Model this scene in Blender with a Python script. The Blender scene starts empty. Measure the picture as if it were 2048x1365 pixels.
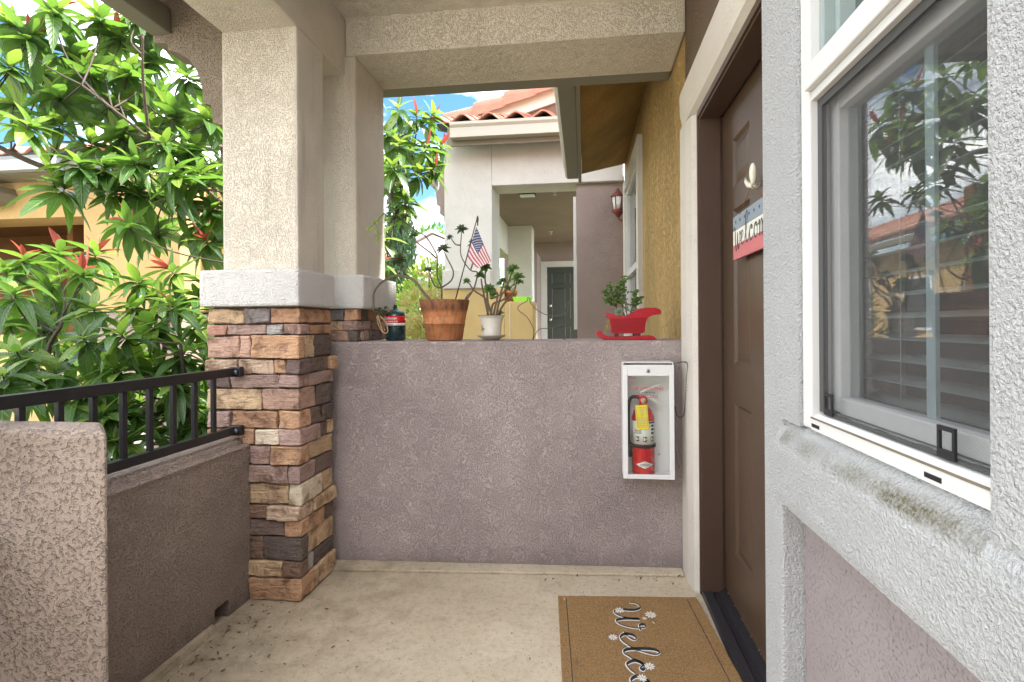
import bpy, bmesh, math, random
from mathutils import Vector, Matrix, noise
R = math.radians
random.seed(7)
S = bpy.context.scene
COL = S.collection

# ------------------------------------------------------------------ camera
F, PX, PY, YAW, ROLL, EYE = 980.0, 1055.0, 652.0, R(6.52), R(-0.4), 1.18
cam = bpy.data.cameras.new('camera')
cam_ob = bpy.data.objects.new('camera', cam)
COL.objects.link(cam_ob)
cam.sensor_width = 36.0
cam.lens = F / 2048 * 36
cam.shift_x = -(PX - 1024) / 2048
cam.shift_y = (PY - 682.5) / 2048
cam.clip_start = 0.05
cam.clip_end = 1000
cam_ob.matrix_world = Matrix.Translation((0, 0, EYE)) @ Matrix.Rotation(YAW, 4, 'Z') @ Matrix.Rotation(R(90), 4, 'X') @ Matrix.Rotation(ROLL, 4, 'Z')
S.camera = cam_ob

# ------------------------------------------------------------------ world, sun, exposure
SUN_EL, SUN_AZ = R(56), R(78)          # azimuth clockwise from +Y
w = bpy.data.worlds.new('World')
S.world = w
w.use_nodes = True
nt = w.node_tree
nt.nodes.clear()
o = nt.nodes.new('ShaderNodeOutputWorld')
bg = nt.nodes.new('ShaderNodeBackground')
bg.inputs['Strength'].default_value = 0.10
sky = nt.nodes.new('ShaderNodeTexSky')
sky.sky_type = 'NISHITA'
sky.sun_disc = False
sky.sun_elevation = SUN_EL
sky.sun_rotation = SUN_AZ
sky.air_density = 1.3
sky.dust_density = 0.6
sky.ozone_density = 1.6
tc = nt.nodes.new('ShaderNodeTexCoord')
mp = nt.nodes.new('ShaderNodeMapping')
mp.inputs['Scale'].default_value = (1.0, 1.0, 2.2)
mp.inputs['Location'].default_value = (2.2, 1.7, 0.1)
mp.inputs['Rotation'].default_value = (0, 0, R(-16))
nz = nt.nodes.new('ShaderNodeTexNoise')
nz.inputs['Scale'].default_value = 2.6
nz.inputs['Detail'].default_value = 9
nz.inputs['Roughness'].default_value = 0.58
cr = nt.nodes.new('ShaderNodeValToRGB')
cr.color_ramp.elements[0].position = 0.42
cr.color_ramp.elements[1].position = 0.74
mx = nt.nodes.new('ShaderNodeMixRGB')
mx.inputs['Color2'].default_value = (13.0, 12.75, 12.3, 1)
L = nt.links.new
L(tc.outputs['Generated'], mp.inputs['Vector'])
L(mp.outputs['Vector'], nz.inputs['Vector'])
L(nz.outputs['Fac'], cr.inputs['Fac'])
L(cr.outputs['Color'], mx.inputs['Fac'])
deep = nt.nodes.new('ShaderNodeMixRGB')
deep.blend_type = 'MULTIPLY'
deep.inputs['Fac'].default_value = 1
deep.inputs['Color2'].default_value = (0.16, 0.25, 0.32, 1)
L(sky.outputs['Color'], deep.inputs['Color1'])
L(deep.outputs['Color'], mx.inputs['Color1'])
L(mx.outputs['Color'], bg.inputs['Color'])
L(bg.outputs['Background'], o.inputs['Surface'])

sun = bpy.data.lights.new('sun', 'SUN')
sun.energy = 2.0
sun.angle = R(4)
sun.color = (1.0, 0.95, 0.87)
sun_ob = bpy.data.objects.new('sun', sun)
COL.objects.link(sun_ob)
sd = Vector((math.sin(SUN_AZ) * math.cos(SUN_EL), math.cos(SUN_AZ) * math.cos(SUN_EL), math.sin(SUN_EL)))
sun_ob.rotation_euler = sd.to_track_quat('Z', 'Y').to_euler()

S.view_settings.view_transform = 'Standard'
S.view_settings.look = 'None'
S.view_settings.gamma = 1
S.view_settings.use_curve_mapping = False
S.view_settings.exposure = 3.32
S.render.engine = 'CYCLES'
S.cycles.use_denoising = True
S.cycles.max_bounces = 8
S.cycles.transparent_max_bounces = 24
S.cycles.sample_clamp_indirect = 6

# ------------------------------------------------------------------ where a pixel of the photograph lies on a plane
FW = Vector((-math.sin(YAW), math.cos(YAW), 0))
RT = Vector((math.cos(YAW), math.sin(YAW), 0))
UPV = Vector((0, 0, 1))
R2 = math.cos(ROLL) * RT + math.sin(ROLL) * UPV
U2 = -math.sin(ROLL) * RT + math.cos(ROLL) * UPV
CAM = Vector((0, 0, EYE))
def ray(x, y): return FW + (x - PX) / F * R2 - (y - PY) / F * U2
def onY(x, y, Y): d = ray(x, y); return CAM + d * (Y / d.y)
def onX(x, y, X): d = ray(x, y); return CAM + d * (X / d.x)
def onZ(x, y, Z): d = ray(x, y); return CAM + d * ((Z - EYE) / d.z)

# ------------------------------------------------------------------ materials
def mat(name):
    m = bpy.data.materials.new(name)
    m.use_nodes = True
    n = m.node_tree
    b = n.nodes['Principled BSDF']
    return m, n, b
def N(n, t, **kw):
    x = n.nodes.new(t)
    for k, v in kw.items():
        if k.startswith('_'): setattr(x, k[1:], v)
        else: x.inputs[k].default_value = v
    return x
def ramp(n, src, p0, p1, c0=(0, 0, 0, 1), c1=(1, 1, 1, 1)):
    r = n.nodes.new('ShaderNodeValToRGB')
    e = r.color_ramp.elements
    e[0].position, e[1].position = p0, p1
    e[0].color, e[1].color = c0, c1
    n.links.new(src, r.inputs['Fac'])
    return r.outputs['Color']
def remap(n, src, a, b, c=0.0, d=1.0):
    x = N(n, 'ShaderNodeMapRange', **{'From Min': a, 'From Max': b, 'To Min': c, 'To Max': d})
    n.links.new(src, x.inputs['Value'])
    return x.outputs[0]
def mixc(n, fac, a, b, mode='MIX'):
    x = n.nodes.new('ShaderNodeMixRGB')
    x.blend_type = mode
    for s, v in ((x.inputs['Fac'], fac), (x.inputs['Color1'], a), (x.inputs['Color2'], b)):
        if hasattr(v, 'is_linked') or hasattr(v, 'links'): n.links.new(v, s)
        elif isinstance(v, (int, float)): s.default_value = v
        else: s.default_value = (*v[:3], 1)
    return x.outputs['Color']
def math_(n, op, a, b=0.0):
    x = n.nodes.new('ShaderNodeMath')
    x.operation = op
    for s, v in ((x.inputs[0], a), (x.inputs[1], b)):
        if isinstance(v, (int, float)): s.default_value = v
        else: n.links.new(v, s)
    return x.outputs[0]
def coords(n, scale=(1, 1, 1)):
    t = n.nodes.new('ShaderNodeNewGeometry')
    m = N(n, 'ShaderNodeMapping', Scale=scale)
    n.links.new(t.outputs['Position'], m.inputs['Vector'])
    return m.outputs['Vector']
def obcoords(n, scale=(1, 1, 1)):
    t = n.nodes.new('ShaderNodeTexCoord')
    m = N(n, 'ShaderNodeMapping', Scale=scale)
    n.links.new(t.outputs['Object'], m.inputs['Vector'])
    return m.outputs['Vector']
def tnoise(n, vec, scale, detail=4, rough=0.5, dist=0.0):
    x = N(n, 'ShaderNodeTexNoise', Scale=scale, Detail=detail, Roughness=rough, Distortion=dist)
    n.links.new(vec, x.inputs['Vector'])
    return x.outputs['Fac']
def bump(n, b, h, dist, strength=1.0, normal=None):
    x = N(n, 'ShaderNodeBump', Strength=strength, Distance=dist)
    n.links.new(h, x.inputs['Height'])
    if normal is not None: n.links.new(normal, x.inputs['Normal'])
    n.links.new(x.outputs['Normal'], b.inputs['Normal'])
    return x.outputs['Normal']

def stucco(name, col, scale=70, dist=0.006, pit_shade=0.35, cover=0.40, blotch=0.12, rough=0.9, lumps=0.0, vert=1.0, grime=None):
    """trowelled stucco: flat skin broken by clustered craters (cover = how many), or pebbly lumps, with fine sand"""
    m, n, b = mat(name)
    v = coords(n, (1, 1, vert))
    a = tnoise(n, v, scale, 3, 0.55, 0.0)
    cl = tnoise(n, v, scale * .13, 4, 0.6)                      # craters come in clusters
    thr = math_(n, 'ADD', math_(n, 'MULTIPLY', math_(n, 'SUBTRACT', cl, .5), .22), cover)
    depth = remap(n, math_(n, 'SUBTRACT', a, thr), -.15, .12)     # 0 in a crater, 1 on the skin
    peb = ramp(n, a, .34, .68)
    sand = tnoise(n, v, scale * 4.0, 3, .65)
    skin = math_(n, 'ADD', math_(n, 'MULTIPLY', depth, 1 - lumps), math_(n, 'MULTIPLY', peb, lumps))
    h = math_(n, 'ADD', math_(n, 'MULTIPLY', skin, .8), math_(n, 'MULTIPLY', sand, .30))
    bump(n, b, h, dist)
    big = tnoise(n, v, 1.7, 5, 0.6)
    med = tnoise(n, v, 9, 5, 0.65)
    c1 = mixc(n, ramp(n, big, 0.35, 0.7), [x * (1 - blotch) for x in col], [min(x * (1 + blotch * 0.6), .95) for x in col])
    c2 = mixc(n, math_(n, 'MULTIPLY', ramp(n, med, 0.45, 0.75), blotch * 1.4), c1, [x * 0.68 for x in col])
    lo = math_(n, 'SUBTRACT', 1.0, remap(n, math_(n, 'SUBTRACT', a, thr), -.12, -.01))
    c3 = mixc(n, math_(n, 'MULTIPLY', lo, pit_shade), c2, [x * 0.34 for x in col])  # crater shade put into the colour, since the relief alone shades weakly
    c3 = mixc(n, math_(n, 'MULTIPLY', ramp(n, sand, .55, .75), .12), c3, [min(.95, x * 1.25) for x in col])
    if grime:
        c3 = grime(n, v, c3)
    n.links.new(c3, b.inputs['Base Color'])
    b.inputs['Roughness'].default_value = rough
    b.inputs['Specular IOR Level'].default_value = 0.25
    return m

def plain(name, col, rough=0.5, metal=0.0, var=0.08, scale=30, bmp=0.0, coat=0.0, spec=0.5):
    m, n, b = mat(name)
    v = obcoords(n)
    a = tnoise(n, v, scale, 5, 0.6)
    c = mixc(n, a, [x * (1 - var) for x in col], [min(1, x * (1 + var)) for x in col])
    n.links.new(c, b.inputs['Base Color'])
    rr = N(n, 'ShaderNodeMapRange', **{'To Min': max(0.02, rough - 0.08), 'To Max': min(1, rough + 0.1)})
    n.links.new(a, rr.inputs['Value'])
    n.links.new(rr.outputs[0], b.inputs['Roughness'])
    b.inputs['Metallic'].default_value = metal
    b.inputs['Specular IOR Level'].default_value = spec
    b.inputs['Coat Weight'].default_value = coat
    if bmp: bump(n, b, tnoise(n, v, scale * 3, 3, 0.6), bmp)
    return m

M = {}
def sill_mould(n, v, c):
    """green-brown mould that sits on the ledge under the window"""
    sep = n.nodes.new('ShaderNodeSeparateXYZ')
    n.links.new(v, sep.inputs[0])
    z = sep.outputs['Z']
    a = math_(n, 'MULTIPLY', math_(n, 'GREATER_THAN', z, 0.918), math_(n, 'LESS_THAN', z, 0.946))
    wob = math_(n, 'ADD', z, math_(n, 'MULTIPLY', math_(n, 'SUBTRACT', tnoise(n, v, 14, 4, .6), .5), 0.02))
    d = math_(n, 'ABSOLUTE', math_(n, 'SUBTRACT', wob, 0.930))
    band = ramp(n, d, 0.006, 0.020, (1, 1, 1, 1), (0, 0, 0, 1))
    yl = math_(n, 'MULTIPLY', math_(n, 'GREATER_THAN', sep.outputs['Y'], 0.60), math_(n, 'LESS_THAN', sep.outputs['Y'], 1.16))
    spk = ramp(n, tnoise(n, v, 160, 3, .7), .3, .62)
    f = math_(n, 'MULTIPLY', math_(n, 'MULTIPLY', band, yl), math_(n, 'MULTIPLY', math_(n, 'ADD', spk, .25), ramp(n, tnoise(n, v, 7, 3, .6), .3, .6)))
    return mixc(n, math_(n, 'MULTIPLY', f, 0.8), c, (0.20, 0.17, 0.07))
def drip_stain(n, v, c):
    f = ramp(n, tnoise(n, coords(n, (5, 5, 0.5)), 3, 4, .6), .56, .75)
    return mixc(n, math_(n, 'MULTIPLY', f, 0.25), c, (0.16, 0.12, 0.08))
def foot_grime(n, v, c):
    sep = n.nodes.new('ShaderNodeSeparateXYZ')
    n.links.new(v, sep.inputs[0])
    zz = math_(n, 'ADD', sep.outputs['Z'], math_(n, 'MULTIPLY', tnoise(n, v, 11, 4, .65), 0.12))
    f = ramp(n, zz, 0.06, 0.17, (1, 1, 1, 1), (0, 0, 0, 1))
    return mixc(n, math_(n, 'MULTIPLY', f, 0.35), c, (0.10, 0.075, 0.06))

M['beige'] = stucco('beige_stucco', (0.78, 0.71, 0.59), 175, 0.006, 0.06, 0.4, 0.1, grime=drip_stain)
M['white_stucco'] = stucco('white_stucco', (0.77, 0.775, 0.775), 185, .014, .30, .37, .06, lumps=.75, grime=sill_mould)
M['cap_white'] = stucco('white_cap_stucco', (0.82, 0.80, 0.76), 130, .010, .2, .36, .06, lumps=.5)
M['door_trim'] = stucco('door_trim_stucco', (0.66, 0.61, 0.54), 120, .003, .12, .34, .06)
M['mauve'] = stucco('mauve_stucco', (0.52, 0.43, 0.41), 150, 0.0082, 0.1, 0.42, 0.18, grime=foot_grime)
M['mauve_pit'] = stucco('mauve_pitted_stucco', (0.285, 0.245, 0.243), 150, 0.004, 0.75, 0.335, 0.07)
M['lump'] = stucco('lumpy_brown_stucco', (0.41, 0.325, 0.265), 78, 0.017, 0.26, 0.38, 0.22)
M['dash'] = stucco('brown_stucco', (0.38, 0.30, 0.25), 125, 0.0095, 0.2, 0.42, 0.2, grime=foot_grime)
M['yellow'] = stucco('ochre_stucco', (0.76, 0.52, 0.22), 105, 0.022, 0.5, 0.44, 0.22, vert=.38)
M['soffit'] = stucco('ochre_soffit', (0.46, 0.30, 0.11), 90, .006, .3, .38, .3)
M['corbel'] = stucco('tan_shaded_stucco', (0.29, 0.24, 0.18), 150, 0.007, 0.06, 0.38, 0.12)  # the corbel's shade put into its colour, darker than the beige column
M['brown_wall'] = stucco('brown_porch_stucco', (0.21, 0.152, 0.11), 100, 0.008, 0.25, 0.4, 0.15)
M['cream'] = stucco('cream_stucco', (0.68, 0.65, 0.60), 90, 0.006, 0.1, 0.38, 0.08)
M['pale_yellow'] = stucco('pale_yellow_stucco', (0.62, 0.45, 0.20), 60, .004, .15, .37, .1)
M['opp_yellow'] = stucco('opposite_stucco', (0.50, 0.335, 0.145), 40, .004, .1, .35, .1)
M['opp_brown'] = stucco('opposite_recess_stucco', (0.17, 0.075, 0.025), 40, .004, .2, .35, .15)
M['nb_mauve'] = stucco('far_mauve_stucco', (0.32, 0.245, 0.215), 70, 0.006, 0.2, 0.37, 0.1)

def floor_mat():
    m, n, b = mat('porch_concrete')
    v = coords(n)
    a = tnoise(n, v, 2.2, 7, 0.62)
    f = tnoise(n, v, 42, 4, 0.6)
    g = tnoise(n, v, 260, 3, 0.6)
    c = mixc(n, ramp(n, a, .3, .7), (0.50, 0.415, 0.295), (0.64, 0.55, 0.415))
    c = mixc(n, math_(n, 'MULTIPLY', ramp(n, f, .48, .72), .42), c, (0.32, 0.245, 0.155))
    # grime carried to the low left edge and against the pier
    sep = n.nodes.new('ShaderNodeSeparateXYZ')
    n.links.new(v, sep.inputs[0])
    xx = math_(n, 'ADD', sep.outputs['X'], math_(n, 'MULTIPLY', tnoise(n, v, 6, 6, .7), 0.6))
    ed = remap(n, xx, -1.15, -.05, 1, 0)
    c = mixc(n, math_(n, 'MULTIPLY', math_(n, 'POWER', ed, .8), .6), c, (0.23, 0.175, 0.11))
    c = mixc(n, math_(n, 'MULTIPLY', math_(n, 'MULTIPLY', ed, ramp(n, tnoise(n, v, 9, 6, .7), .45, .65)), .6), c, (0.12, 0.09, 0.055))
    st_ = math_(n, 'MULTIPLY', ramp(n, tnoise(n, v, 3.1, 7, .72, .6), .52, .66), ramp(n, tnoise(n, v, 30, 4, .7), .35, .7))
    c = mixc(n, math_(n, 'MULTIPLY', st_, .55), c, (0.24, 0.185, 0.115))
    sp = ramp(n, tnoise(n, v, 95, 2, .5), .30, .345, (1, 1, 1, 1), (0, 0, 0, 1))
    c = mixc(n, math_(n, 'MULTIPLY', sp, .65), c, (0.10, 0.075, 0.05))
    n.links.new(c, b.inputs['Base Color'])
    b.inputs['Roughness'].default_value = .82
    b.inputs['Specular IOR Level'].default_value = .3
    bump(n, b, math_(n, 'ADD', math_(n, 'MULTIPLY', f, .5), math_(n, 'MULTIPLY', g, .35)), 0.004)
    return m
M['floor'] = floor_mat()

def stone_mat():
    m, n, b = mat('ledgestone')
    oi = n.nodes.new('ShaderNodeObjectInfo')
    v = coords(n)
    rnd = N(n, 'ShaderNodeVectorMath', _operation='ADD')
    sc = N(n, 'ShaderNodeVectorMath', _operation='SCALE')
    cb = n.nodes.new('ShaderNodeCombineXYZ')
    n.links.new(oi.outputs['Random'], cb.inputs[0]); n.links.new(oi.outputs['Random'], cb.inputs[2])
    n.links.new(cb.outputs[0], sc.inputs[0]); sc.inputs['Scale'].default_value = 9
    n.links.new(v, rnd.inputs[0]); n.links.new(sc.outputs[0], rnd.inputs[1])
    v2 = rnd.outputs[0]
    a = tnoise(n, v2, 14, 6, .65, .4)
    f = tnoise(n, v2, 70, 5, .65)
    base = oi.outputs['Color']
    dk = mixc(n, 1.0, base, (0.42, 0.36, 0.34), 'MULTIPLY')
    lt = mixc(n, 0.36, base, (0.74, 0.58, 0.42))
    c = mixc(n, ramp(n, a, .32, .68), dk, lt)
    c = mixc(n, ramp(n, a, .40, .55), c, base)
    c = mixc(n, math_(n, 'MULTIPLY', ramp(n, f, .55, .75), .5), c, mixc(n, 1.0, base, (1.35, 1.3, 1.2), 'MULTIPLY'))
    pit = ramp(n, tnoise(n, v2, 120, 2, .5), .27, .33, (1, 1, 1, 1), (0, 0, 0, 1))
    c = mixc(n, math_(n, 'MULTIPLY', pit, .6), c, (.05, .04, .035))
    n.links.new(c, b.inputs['Base Color'])
    b.inputs['Roughness'].default_value = .78
    b.inputs['Specular IOR Level'].default_value = .3
    strat = tnoise(n, coords(n, (6, 6, 34)), 2.4, 5, .6)
    h = math_(n, 'ADD', math_(n, 'MULTIPLY', a, .8), math_(n, 'ADD', math_(n, 'MULTIPLY', f, .35), math_(n, 'MULTIPLY', strat, .5)))
    bump(n, b, h, 0.03)
    return m
M['stone'] = stone_mat()
M['mortar'] = plain('dark_mortar', (0.13, 0.10, 0.08), .95, var=.3)

def leaf_mat(name, c_a, c_b, trans, rough=.38, ribbed=False):
    m, n, b = mat(name)
    oi = n.nodes.new('ShaderNodeObjectInfo')
    ge = n.nodes.new('ShaderNodeNewGeometry')
    rv = math_(n, 'FRACT', math_(n, 'ADD', oi.outputs['Random'], ge.outputs['Random Per Island']))
    c = mixc(n, rv, c_a, c_b)
    c = mixc(n, math_(n, 'MULTIPLY', tnoise(n, obcoords(n), 14, 3, .6), .35), c, [x * .6 for x in c_a])
    uvn = n.nodes.new('ShaderNodeUVMap')
    sp_ = n.nodes.new('ShaderNodeSeparateXYZ'); n.links.new(uvn.outputs['UV'], sp_.inputs[0])
    ax_ = math_(n, 'ABSOLUTE', math_(n, 'SUBTRACT', sp_.outputs['X'], .5))
    rib = ramp(n, ax_, .02, .075, (1, 1, 1, 1), (0, 0, 0, 1))
    vein = math_(n, 'SINE', math_(n, 'MULTIPLY', math_(n, 'SUBTRACT', sp_.outputs['Y'], math_(n, 'MULTIPLY', ax_, .35)), 62.0))
    if ribbed:
        c = mixc(n, math_(n, 'MULTIPLY', ramp(n, vein, .55, 1.0), .22), c, [min(1, x * 1.9 + .02) for x in c_b])
        c = mixc(n, math_(n, 'MULTIPLY', rib, .6), c, [min(1, x * 2.2 + .03) for x in c_b])
        bump(n, b, math_(n, 'ADD', math_(n, 'MULTIPLY', vein, .12), rib), .004)
    back = mixc(n, ge.outputs['Backfacing'], c, [min(1, x * 1.25 + .03) for x in c_a])
    n.links.new(back, b.inputs['Base Color'])
    b.inputs['Roughness'].default_value = rough
    b.inputs['Specular IOR Level'].default_value = .5
    tr = n.nodes.new('ShaderNodeBsdfTranslucent')
    n.links.new(mixc(n, rv, trans, [x * .8 for x in trans]), tr.inputs['Color'])
    ad = N(n, 'ShaderNodeMixShader', Fac=.34)
    n.links.new(b.outputs[0], ad.inputs[1]); n.links.new(tr.outputs[0], ad.inputs[2])
    n.links.new(ad.outputs[0], n.nodes['Material Output'].inputs['Surface'])
    return m
M['leaf'] = leaf_mat('leaf_green', (0.032, 0.080, 0.022), (0.078, 0.150, 0.032), (0.20, 0.40, 0.045), .30, True)
M['leaf_new'] = leaf_mat('leaf_light_green', (0.125, 0.21, 0.03), (0.19, 0.28, 0.05), (0.32, 0.52, 0.06), .32, True)
M['leaf_red'] = leaf_mat('leaf_red', (0.27, 0.035, 0.030), (0.38, 0.10, 0.045), (0.52, 0.10, 0.06), .34, True)
M['shrub_lime'] = leaf_mat('lime_shrub_leaf', (0.16, 0.30, 0.03), (0.30, 0.46, 0.06), (0.5, 0.68, 0.10), .5)
M['shrub_pink'] = leaf_mat('pink_shrub_leaf', (0.28, 0.34, 0.08), (0.52, 0.26, 0.16), (0.6, 0.5, 0.18), .5)
M['cypress'] = leaf_mat('cypress_needles', (0.020, 0.060, 0.024), (0.055, 0.125, 0.045), (0.10, 0.2, 0.07), .6)
M['jade'] = leaf_mat('jade_leaf', (0.065, 0.14, 0.028), (0.14, 0.24, 0.05), (0.16, 0.26, 0.05), .33)
M['aeonium'] = leaf_mat('dark_succulent_leaf', (0.045, 0.075, 0.026), (0.10, 0.145, 0.04), (0.08, 0.10, 0.03), .4)
M['pale_succulent'] = leaf_mat('pale_succulent_leaf', (0.27, 0.38, 0.24), (0.36, 0.45, 0.30), (0.3, 0.4, 0.2), .5)
M['dry_succulent'] = leaf_mat('dry_succulent_leaf', (0.42, 0.33, 0.12), (0.30, 0.30, 0.13), (0.4, 0.3, 0.1), .6)
M['bark'] = plain('grey_brown_bark', (0.09, 0.068, 0.05), .9, var=.4, scale=22, bmp=.008)
M['twig'] = plain('dark_twig', (0.05, 0.036, 0.026), .8, var=.3, scale=40)
M['stem'] = plain('succulent_stem', (0.12, 0.088, 0.062), .8, var=.35, scale=60, bmp=.002)

M['iron'] = plain('black_iron', (0.012, 0.012, 0.014), .38, var=.3, scale=60, bmp=.0006)
M['bolt'] = plain('grey_bolt', (0.16, 0.17, 0.18), .35, metal=.8)
M['door'] = plain('brown_door_paint', (0.082, 0.050, 0.031), .36, var=.08, scale=5)
M['jamb'] = plain('brown_jamb_paint', (0.075, 0.043, 0.028), .42, var=.15, scale=14, bmp=.0005)
M['vinyl'] = plain('white_vinyl', (0.62, 0.61, 0.595), .34, var=.04, scale=8)
M['track'] = plain('grey_track', (0.50, 0.50, 0.50), .45, var=.1, scale=20)
M['screen_frame'] = plain('dark_screen_frame', (0.055, 0.055, 0.055), .5, var=.1)
M['muntin'] = plain('blue_grey_grille_bar', (0.46, 0.54, 0.60), .4, var=.04)
M['sash_grey'] = plain('green_grey_sash', (0.26, 0.31, 0.30), .45, var=.1)
M['slat'] = plain('white_blind_slat', (0.27, 0.30, 0.31), .5, var=.05)
M['room'] = plain('dim_room', (0.075, 0.06, 0.05), .9, var=.2, scale=3)
M['threshold'] = plain('dark_bronze_threshold', (0.05, 0.047, 0.055), .36, metal=.5, var=.35, scale=70)
M['black'] = plain('black_rubber', (0.013, 0.013, 0.014), .5, var=.2)
M['gutter'] = plain('tan_grey_gutter', (0.44, 0.41, 0.34), .4, var=.05, scale=5)
M['gutter_dark'] = plain('olive_grey_fascia', (0.20, 0.185, 0.14), .55, var=.08, scale=9)
M['gutter_grey'] = plain('grey_gutter', (0.36, 0.38, 0.40), .4, var=.05, scale=5)
M['tile'] = plain('clay_roof_tile', (0.40, 0.185, 0.125), .75, var=.28, scale=7, bmp=.004)
M['tile_dark'] = plain('dark_roof_felt', (0.07, 0.07, 0.075), .9, var=.2)  # even dark colour of the roof decks under the tiles
M['barge'] = plain('cream_barge_board', (0.60, 0.56, 0.46), .55, var=.06)
M['siding'] = stucco('brown_gable_stucco', (0.20, 0.12, 0.09), 40, .004, .3, .36, .2)
M['green_door'] = plain('dark_green_door', (0.045, 0.056, 0.045), .32, var=.1)
M['brass'] = plain('nickel', (0.62, 0.60, 0.55), .25, metal=1)
M['glass_white'] = plain('frosted_glass', (0.80, 0.80, 0.78), .35, var=.04)
M['lantern'] = plain('red_brown_cast_metal', (0.20, 0.045, 0.035), .5, var=.2, scale=40)
M['white_paint'] = plain('white_enamel', (0.80, 0.80, 0.79), .32, var=.03, scale=12)
M['red'] = plain('extinguisher_red', (0.62, 0.012, 0.015), .25, var=.05, coat=.4)
M['sled_red'] = plain('red_painted_wood', (0.38, 0.005, 0.014), .34, var=.25, scale=18)
M['sled_dark'] = plain('dark_red_wood', (0.14, 0.012, 0.012), .6, var=.2)
M['yellow_tag'] = plain('yellow_tag', (0.88, 0.70, 0.02), .55, var=.04)
M['ink'] = plain('black_ink', (0.018, 0.018, 0.02), .6, var=.1)
M['red_ink'] = plain('red_ink', (0.60, 0.03, 0.05), .6, var=.1)
M['label_white'] = plain('label_white', (0.78, 0.77, 0.72), .5, var=.04)
M['grey_ink'] = plain('grey_ink', (0.32, 0.32, 0.33), .6, var=.2)
M['steel'] = plain('steel', (0.48, 0.48, 0.47), .32, metal=.9)
M['propane'] = plain('dark_green_cylinder', (0.010, 0.036, 0.034), .26, var=.12, coat=.3)
M['cloth_blue'] = plain('flag_blue', (0.045, 0.075, 0.16), .8, var=.12)
M['cloth_red'] = plain('flag_red', (0.42, 0.10, 0.13), .8, var=.12)
M['cloth_white'] = plain('flag_white', (0.72, 0.62, 0.62), .8, var=.06)
M['pole'] = plain('dark_wood_pole', (0.06, 0.045, 0.035), .6, var=.3)
M['soil'] = plain('potting_soil', (0.05, 0.035, 0.022), .95, var=.5, scale=80, bmp=.01)
M['saucer'] = plain('glazed_saucer', (0.46, 0.43, 0.34), .3, var=.12, coat=.3)
M['white_pot'] = plain('glazed_white_pot', (0.70, 0.68, 0.60), .25, var=.05, coat=.4)
M['rim_glaze'] = plain('brown_rim_glaze', (0.13, 0.10, 0.07), .4, var=.2)
M['wire'] = plain('dark_wire', (0.085, 0.085, 0.08), .5, metal=.4, var=.2)
M['cane'] = plain('bent_cane', (0.17, 0.14, 0.095), .7, var=.3, scale=50)
M['rope'] = plain('jute_rope', (0.42, 0.29, 0.17), .9, var=.25, scale=90)
M['orange_pot'] = plain('small_clay_pot', (0.60, 0.17, 0.05), .75, var=.15)
M['lime_plastic'] = plain('lime_plastic', (0.30, 0.72, 0.04), .4, var=.05)
M['sign_blue'] = plain('sign_blue_grey', (0.25, 0.30, 0.36), .6, var=.08, scale=50)
M['sign_white'] = plain('sign_cream', (0.78, 0.76, 0.68), .6, var=.05)
M['sign_red'] = plain('sign_faded_red', (0.56, 0.16, 0.17), .6, var=.1)
M['twine'] = plain('brown_twine', (0.22, 0.10, 0.04), .9, var=.2)
M['tulip'] = plain('ivory_ceramic', (0.74, 0.70, 0.56), .3, var=.06)
M['dry_leaf'] = plain('dry_leaf', (0.16, 0.085, 0.045), .8, var=.4)
M['pale_leaf'] = plain('bleached_leaf', (0.46, 0.36, 0.25), .8, var=.2)
M['daisy'] = plain('daisy_white', (0.80, 0.79, 0.76), .8, var=.05)
M['daisy_mid'] = plain('daisy_yellow', (0.62, 0.48, 0.13), .8, var=.1)
M['roof_white'] = plain('white_siding', (0.74, 0.76, 0.78), .6, var=.03)
M['pale_concrete'] = plain('bounce_pale_concrete', (0.60, 0.55, 0.47), .9, var=.08, scale=2, bmp=.004)
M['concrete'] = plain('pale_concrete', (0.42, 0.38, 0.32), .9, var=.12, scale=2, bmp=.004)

def ground_mat():
    m, n, b = mat('soil_and_groundcover')
    v = coords(n)
    c = mixc(n, ramp(n, tnoise(n, v, 3, 8, .7), .4, .6), (0.085, 0.062, 0.04), (0.05, 0.085, 0.022))
    n.links.new(c, b.inputs['Base Color'])
    b.inputs['Roughness'].default_value = .95
    bump(n, b, tnoise(n, v, 24, 6, .7), .05)
    return m
M['ground'] = ground_mat()
def coir_mat():
    m, n, b = mat('coir')
    v = coords(n)
    a = tnoise(n, v, 160, 4, .7)
    g = tnoise(n, v, 6, 4, .6)
    c = mixc(n, ramp(n, a, .3, .7), (0.20, 0.108, 0.042), (0.50, 0.295, 0.115))
    c = mixc(n, math_(n, 'MULTIPLY', ramp(n, g, .4, .7), .3), c, (0.50, 0.30, 0.11))
    fl = ramp(n, tnoise(n, v, 330, 2, .5), .66, .72)
    c = mixc(n, math_(n, 'MULTIPLY', fl, .6), c, (0.72, 0.55, 0.30))
    n.links.new(c, b.inputs['Base Color'])
    b.inputs['Roughness'].default_value = .95
    bump(n, b, a, .010)
    return m
M['coir'] = coir_mat()
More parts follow.
